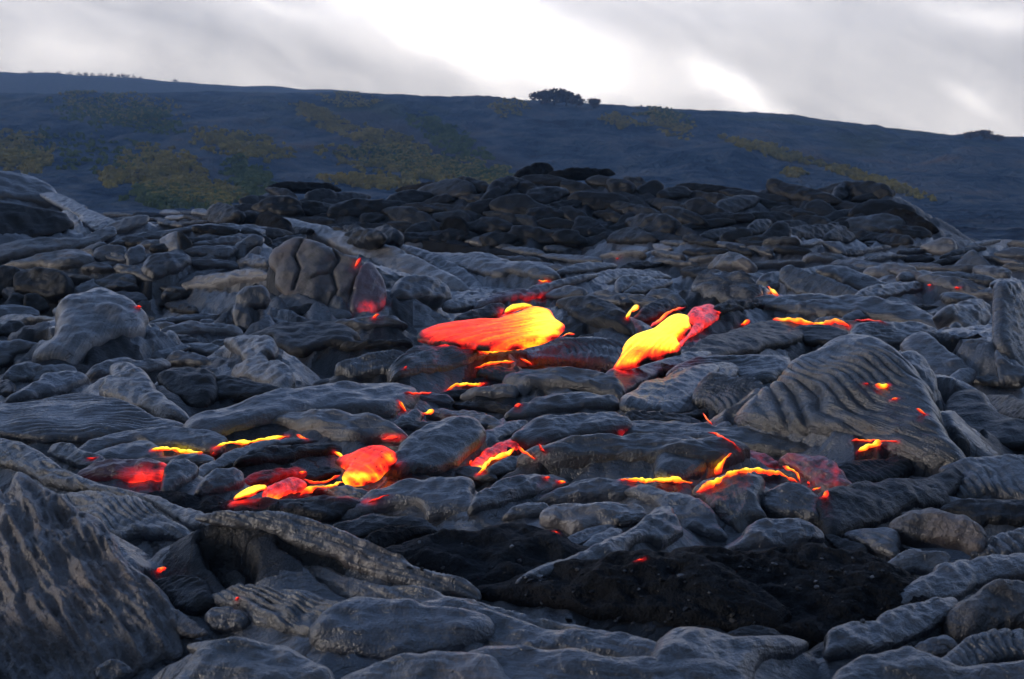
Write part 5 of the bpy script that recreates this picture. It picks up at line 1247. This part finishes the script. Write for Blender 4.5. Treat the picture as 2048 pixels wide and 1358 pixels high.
def hot(tile, name, label, pts, heat, dt=0.0, **kw):
    p = np.array(TT(tile, pts)); sp = smooth_poly(p, 60)
    lowy = np.percentile(sp[:, 1], 80)
    low = sp[sp[:, 1] >= lowy]
    x0, x1 = p[:, 0].min(), p[:, 0].max()
    ts = np.array([scene_t(x, y - 2) for x, y in low])
    d = float(np.percentile(ts, 30)) - dt
    kw.setdefault('edge', .09); kw.setdefault('rough', .004); kw.setdefault('und', .06); kw.setdefault('grow', .96)
    h0 = heat; k_ = SEED[0] * 1.7
    if name == 'lava_tongue':
        heat = lambda q, pn: h0(q, pn) + .04 - .55 * sstep(.25, -.35, noise3(P3(q[:, 0] / 34, q[:, 1] / 17, k_))) * np.exp(-pn / .10) - .34 * np.exp(-pn / .045)
    o = lobe(name, [tuple(a) for a in p], 'molten' if name == 'lava_tongue' else 'mid', label, 'molten lava' if name != 'glowing_lobe' else 'glowing lava', dist=(d, d), heat=heat, step_px=2.2, **kw)
    if name == 'lava_tongue':
        P = LAST_TOP[0][::3]; q = project(P); nb, _ = poly_sd(q, sp)
        P = P[np.abs(nb) < 5]
        if len(P): HALO.append((P, np.full(len(P), 17.0 * d / F), .47))
    return o

def seam(label, pts, width, heat, tile='X', name='glowing_crack', vary=.45, glow=1.0, off=.35, ends=.35):
    """a cord of melt lying in a crack; follows the surface under the picture line"""
    p = np.array(TT(tile, pts), float)
    seg = np.hypot(*np.diff(p, axis=0).T); s = np.concatenate([[0], np.cumsum(seg)])
    n = max(7, int(s[-1] / 3.0)); u = np.linspace(0, s[-1], n)
    x = np.interp(u, s, p[:, 0]); y = np.interp(u, s, p[:, 1])
    SEED[0] += 1; sd = SEED[0] * 2.3
    width = width * 0.86
    y = y + 2.6 * noise3(P3(u / 14, sd, 0.5)) + 1.6 * noise3(P3(u / 5, sd, 3.5))
    t = np.array([scene_t(a, b) for a, b in zip(x, y)])
    k = 5
    tp = np.pad(t, k, mode='edge')
    tmin = np.array([tp[i:i + 2 * k + 1].min() for i in range(n)])
    tp = np.pad(tmin, k, mode='edge'); t = np.array([tp[i:i + 2 * k + 1].mean() for i in range(n)])
    t = np.minimum(t, np.median(t) * 1.06)
    w = width * np.clip(1 + vary * 2.2 * noise3(P3(u / 22, sd, 7.5)) + vary * noise3(P3(u / 7, sd, 9.5)), 0.25, 2.0)
    e = np.minimum(u, s[-1] - u) / max(s[-1] * .12, 5); w = w * np.clip(e, 0.0, 1) ** .6 + 0.4
    r = w * 0.5 * t / F
    t = t - off * r
    P = np.array([0, 0, CAMZ]) + ray(x, y) * t[:, None]
    T_ = np.gradient(P, axis=0); T_ /= np.linalg.norm(T_, axis=1)[:, None] + 1e-9
    up = np.array([0, 0, 1.0]); A = np.cross(T_, up); A /= np.linalg.norm(A, axis=1)[:, None] + 1e-9; Bv = np.cross(A, T_)
    m = 9; an = np.arange(m) / m * 2 * math.pi
    V = P[:, None, :] + r[:, None, None] * (np.cos(an)[None, :, None] * A[:, None, :] * 1.0 + np.sin(an)[None, :, None] * Bv[:, None, :])
    V = V.reshape(-1, 3)
    i = np.arange(n - 1)[:, None]; j = np.arange(m)[None]
    q = np.stack([i * m + j, (i + 1) * m + j, (i + 1) * m + (j + 1) % m, i * m + (j + 1) % m], -1).reshape(-1, 4)
    caps = [np.array([[0, a, a + 1] for a in range(1, m - 1)]), np.array([[(n - 1) * m, (n - 1) * m + a + 1, (n - 1) * m + a] for a in range(1, m - 1)])]
    hv = heat + 0.16 * noise3(P3(u / 16, sd, 1.5)) - ends * (1 - np.clip(e * .6, 0, 1))
    hv = hv[:, None] - 0.06 + 0.24 * np.sin(an)[None]
    org = P.mean(0)
    me = make_mesh(name, V - org, [q] + caps, MAT['molten'], attrs={'heat_glow': np.clip(hv, .1, 1.1).reshape(-1), 'flow': np.stack([np.repeat(u, m) * .01 + sd, np.tile(an, n) * .02, np.zeros(n * m)], 1)})
    o = link(name, me, org, label=label, cat='glowing crack' if name == 'glowing_crack' else 'ember')
    if glow: HALO.append((P, np.maximum(r * 2.0, 8.0 * t / F), 0.34 * glow * min(1, heat / .8)))
    return o

g2 = lambda q, x, y, sx, sy: np.exp(-(((q[:, 0] - x) / sx) ** 2 + ((q[:, 1] - y) / sy) ** 2))
# main tongue
hot('X', 'lava_tongue', 'largest molten tongue, red at its left tip and yellow at the right',
    [(828,684),(834,668),(870,655),(940,648),(1000,640),(1042,627),(1066,614),(1088,611),(1112,624),(1126,645),(1136,660),(1126,676),(1100,688),(1062,696),(1000,703),(960,704),(900,697),(850,691)],
    lambda q, p: np.interp(q[:, 0], [830, 930, 1000, 1040, 1075, 1100, 1135], [.41, .46, .55, .68, .86, .98, .90]) + .36 * np.exp(-p / .05) * sstep(672, 700, q[:, 1]) * sstep(900, 1000, q[:, 0]) - .10 * np.exp(-p / .06) * sstep(668, 650, q[:, 1]),
    tilt=16, T=.22, gain=1.3, lift=.03)
hot('X', 'lava_tongue', 'small yellow outlet of melt just above the largest tongue',
    [(1008,624),(1018,612),(1038,606),(1060,609),(1066,617),(1045,616),(1030,620),(1014,628)], lambda q, p: .86 + 0 * p, tilt=24, T=.5, lift=.02, dt=.05)
hot('X', 'lava_tongue', 'bright yellow molten tongue pouring down at the right of the centre',
    [(1224,744),(1240,715),(1246,692),(1262,676),(1292,667),(1320,645),(1345,628),(1372,626),(1385,640),(1377,662),(1359,681),(1366,709),(1340,710),(1300,723),(1260,736)],
    lambda q, p: np.interp(q[:, 1], [625, 660, 700, 745], [.98, .96, .84, .70]) - .25 * g2(q, 1290, 705, 30, 12) - .2 * np.exp(-p / .04), tilt=22, T=.35, gain=1.3, lift=.03)
hot('X', 'lava_tongue', 'brightest pool of melt at the lower left, yellow along its front',
    [(668,915),(685,905),(705,902),(740,892),(775,890),(797,905),(791,925),(771,936),(766,955),(740,971),(700,974),(682,966),(694,942),(682,926)],
    lambda q, p: np.interp(q[:, 1], [890, 915, 940, 952, 970], [.36, .44, .56, .92, 1.0]) + .36 * sstep(755, 785, q[:, 0]) * sstep(900, 912, q[:, 1]) + .4 * np.exp(-p / .05) * sstep(706, 690, q[:, 0]), tilt=20, T=.45, lift=.06, dt=.15)
hot('X', 'lava_tongue', 'yellow wedge of melt at the left end of the glowing front edge',
    [(466,1000),(480,985),(505,973),(530,969),(536,978),(520,985),(500,993),(480,1001)], lambda q, p: .90 - .15 * np.exp(-p / .1), tilt=24, T=.4, lift=.02, dt=.02)

# cracks
C_ = seam
C_('glowing crack along the foot of the large tongue, beaded yellow', [(960,705),(1000,702),(1020,698),(1045,697),(1060,692)], 7, .86)
C_('small orange sparks at the right end of the largest tongue', [(1122,672),(1136,668),(1150,668)], 4, .62)
C_('thin red cracks in the ropes under the largest tongue', [(950,737),(975,727),(1000,724),(1030,724)], 5, .58)
C_('short red crack at the right of the ropes under the largest tongue', [(1040,717),(1055,722),(1064,730)], 4.5, .60)
C_('beaded glowing crack curving under the ropy apron', [(893,781),(908,770),(935,768),(955,771),(970,767)], 8, .80)
C_('dim red crack running left from the beaded crack', [(808,784),(835,788),(865,786)], 3.5, .42)
C_('short glowing crack between the dome and the dark rimmed lobe', [(1253,638),(1260,624),(1268,617),(1278,611)], 8, .80)
C_('red glowing edge above the bright yellow tongue', [(1300,655),(1322,638),(1345,620),(1372,616)], 6, .50)
C_('red ember right of the deep red crusted lobe', [(1432,626),(1442,625)], 7, .58, name='ember')
C_('small yellow glow under the black slabs at the rear centre', [(1076,562),(1086,562),(1097,565)], 7, .84, name='ember')
C_('red vertical glow beside the slim toe at the rear right', [(1535,574),(1545,582),(1556,592)], 8, .66)
C_('long glowing crack under the plate at the right', [(1545,640),(1580,640),(1600,643),(1620,648),(1650,646),(1672,642),(1688,648),(1698,655)], 10, .72)
C_('short red glow at the left end of the plate at the right', [(1482,650),(1492,643),(1500,640)], 9, .56)
C_('dim red thread right of the long glowing crack under the plate', [(1710,640),(1740,640),(1770,645)], 3, .40)
C_('orange slit high on the big ropy fold', [(1750,771),(1765,773),(1777,772)], 8, .76, name='ember')
C_('tiny red slit left of the orange slit on the big fold', [(1728,767),(1738,768)], 4.5, .52, name='ember')
C_('orange ember under the orange slit on the big fold', [(1783,800),(1795,796)], 8, .66, name='ember')
C_('pair of red embers low on the pale limb of the big fold', [(1832,819),(1842,823),(1852,829)], 5.5, .60, name='ember')
C_('upper red slit below the big fold at the right', [(1702,881),(1730,880),(1750,880),(1770,882),(1795,885)], 6, .60)
C_('lower bright orange slit below the big fold at the right', [(1716,903),(1735,894),(1750,889),(1762,884)], 10, .84)
C_('red thread and embers left of the coil of ropes', [(1406,826),(1412,836),(1424,850)], 4.5, .54)
C_('thin red crack climbing from the arch over the speckled sheet', [(1415,863),(1440,872),(1465,885),(1482,900)], 3.2, .45)
C_('left glowing crack in the lower left sheets', [(303,900),(330,897),(355,900),(385,904),(406,906)], 9, .88)
C_('long glowing crack in the lower left sheets', [(428,897),(440,888),(475,885),(520,880),(550,876),(577,873)], 10, .88)
C_('red spark where the two lower left cracks meet', [(424,908),(430,902)], 5, .56, name='ember')
C_('red glow right of the long crack in the lower left sheets', [(592,870),(606,876),(618,880)], 9, .52)
C_('red glow on the rim of the lobe above the brightest pool', [(760,878),(775,876),(798,874)], 8, .50)
C_('glowing front edge joining the red blister to the brightest pool', [(600,990),(625,975),(650,974),(675,968),(692,962)], 11, .78)
C_('short red crack above the glowing front edge', [(598,948),(606,944),(613,946)], 6, .60)
C_('curved red crack around the dark oval lobe by the brightest pool', [(602,958),(625,966),(655,962),(680,950)], 5, .56)
C_('glowing crack rising to the brightest pool from above', [(668,906),(680,912),(692,926),(697,940)], 7, .80)
C_('orange ember at the top of the middle sheets', [(798,805),(806,814),(812,822)], 9, .70, name='ember')
C_('orange ember right of the topmost one in the middle sheets', [(845,827),(855,825),(868,823)], 9, .76, name='ember')
C_('red ember beside the rounded pale toe', [(1028,813),(1036,812),(1042,811)], 6, .54, name='ember')
C_('red spark left of the hot lipped lobe', [(940,930),(944,920)], 7, .58, name='ember')
C_('thin red arm running right from the hot lipped lobe', [(1034,894),(1050,905),(1070,918)], 5, .56)
C_('short red crack on the lobe right of the hot lipped lobe', [(1078,888),(1083,898),(1090,904)], 6, .48)
C_('yellow lower lip of the hot lipped lobe', [(955,950),(966,938),(972,926),(985,919),(1003,912),(1020,905),(1030,895)], 8, .88)
C_('first red ember under the large flat lobe', [(1088,953),(1100,955)], 6, .62, name='ember')
C_('second red ember under the large flat lobe', [(1115,961),(1132,965)], 6, .62, name='ember')
C_('long glowing seam under the large flat lobe', [(1240,958),(1270,960),(1300,962),(1325,959),(1350,960),(1372,963),(1386,966)], 9, .80)
C_('glowing arch of melt around the inside lobe', [(1392,985),(1410,975),(1430,965),(1455,950),(1480,944),(1510,940),(1535,944),(1560,948),(1580,958),(1595,965)], 12, .72)
C_('glowing left limb of the arch', [(1432,950),(1442,930),(1452,915),(1464,908)], 9, .66)
C_('glowing knot where the arch meets the round red lobe', [(1565,932),(1585,940),(1595,950),(1600,962)], 10, .58)
C_('orange ember under the round red lobe', [(1625,980),(1634,977),(1642,974)], 9, .74, name='ember')
C_('lowest orange ember under the round red lobe', [(1644,996),(1652,988),(1656,980)], 8, .68, name='ember')
C_('red ember left of the orange ones under the round red lobe', [(1615,960),(1618,970)], 6, .54, name='ember')
C_('left red ember under the arched slab at the rear right', [(1854,571),(1863,571)], 7, .62, name='ember')
C_('right red ember under the arched slab at the rear right', [(1908,575),(1918,575)], 7, .58, name='ember')
C_('tiny red ember far back in the centre of the field', [(1231,517),(1238,518)], 6, .52, name='ember')
C_('tiny red ember amid the toes of the left bank', [(273,615),(284,612)], 6, .56, name='ember')
C_('red ember at the foot of the tumulus', [(745,634),(752,631),(759,629)], 8, .64, name='ember')
C_('red crack near the top of the tumulus front wall', [(710,535),(716,525),(722,517)], 8, .54)
C_('orange ember in the black hollow at the lower left', [(313,1145),(322,1140),(333,1136)], 8, .70, name='ember')
C_('tiny red ember under the dark limb at the lower left', [(470,1200),(478,1195)], 6, .54, name='ember')
C_('red ember in the dark cave under the pale speckled lobe', [(1108,1063),(1116,1065)], 6, .52, name='ember')
C_('red ember under the long lava finger', [(1272,1122),(1280,1118),(1288,1116)], 6, .54, name='ember')
C_('red ember above the small hot spot at the left edge of the lobes', [(172,915),(185,917),(194,914)], 5, .44, name='ember')
C_('red thread on the crest of the notched wide lobe', [(735,1004),(755,996),(780,990)], 3.5, .38, name='ember')
C_('tiny ember in the curled end of the ropy apron', [(808,736),(814,732)], 5, .52, name='ember')

# red halo around the melt painted as crust emission: hot rims plus glare
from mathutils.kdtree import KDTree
allp = np.concatenate([p for p, r, s in HALO]); allr = np.concatenate([np.broadcast_to(r, len(p)) for p, r, s in HALO]); alls = np.concatenate([np.full(len(p), s) for p, r, s in HALO])
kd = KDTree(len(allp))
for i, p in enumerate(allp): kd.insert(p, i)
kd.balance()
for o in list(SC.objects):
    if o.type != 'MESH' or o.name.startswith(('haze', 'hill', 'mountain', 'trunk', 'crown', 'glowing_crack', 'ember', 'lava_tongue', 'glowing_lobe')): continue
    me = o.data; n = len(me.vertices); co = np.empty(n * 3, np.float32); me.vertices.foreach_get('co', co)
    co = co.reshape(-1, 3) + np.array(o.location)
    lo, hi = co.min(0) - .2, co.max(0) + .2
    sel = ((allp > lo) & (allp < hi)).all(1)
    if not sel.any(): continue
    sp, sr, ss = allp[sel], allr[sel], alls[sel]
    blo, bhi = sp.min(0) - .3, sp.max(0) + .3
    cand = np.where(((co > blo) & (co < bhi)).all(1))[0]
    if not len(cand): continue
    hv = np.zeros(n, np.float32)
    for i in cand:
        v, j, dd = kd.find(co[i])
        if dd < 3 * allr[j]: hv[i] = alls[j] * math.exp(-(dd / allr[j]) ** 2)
    at = me.attributes.get('heat_glow')
    if at is None: at = me.attributes.new('heat_glow', 'FLOAT', 'POINT')
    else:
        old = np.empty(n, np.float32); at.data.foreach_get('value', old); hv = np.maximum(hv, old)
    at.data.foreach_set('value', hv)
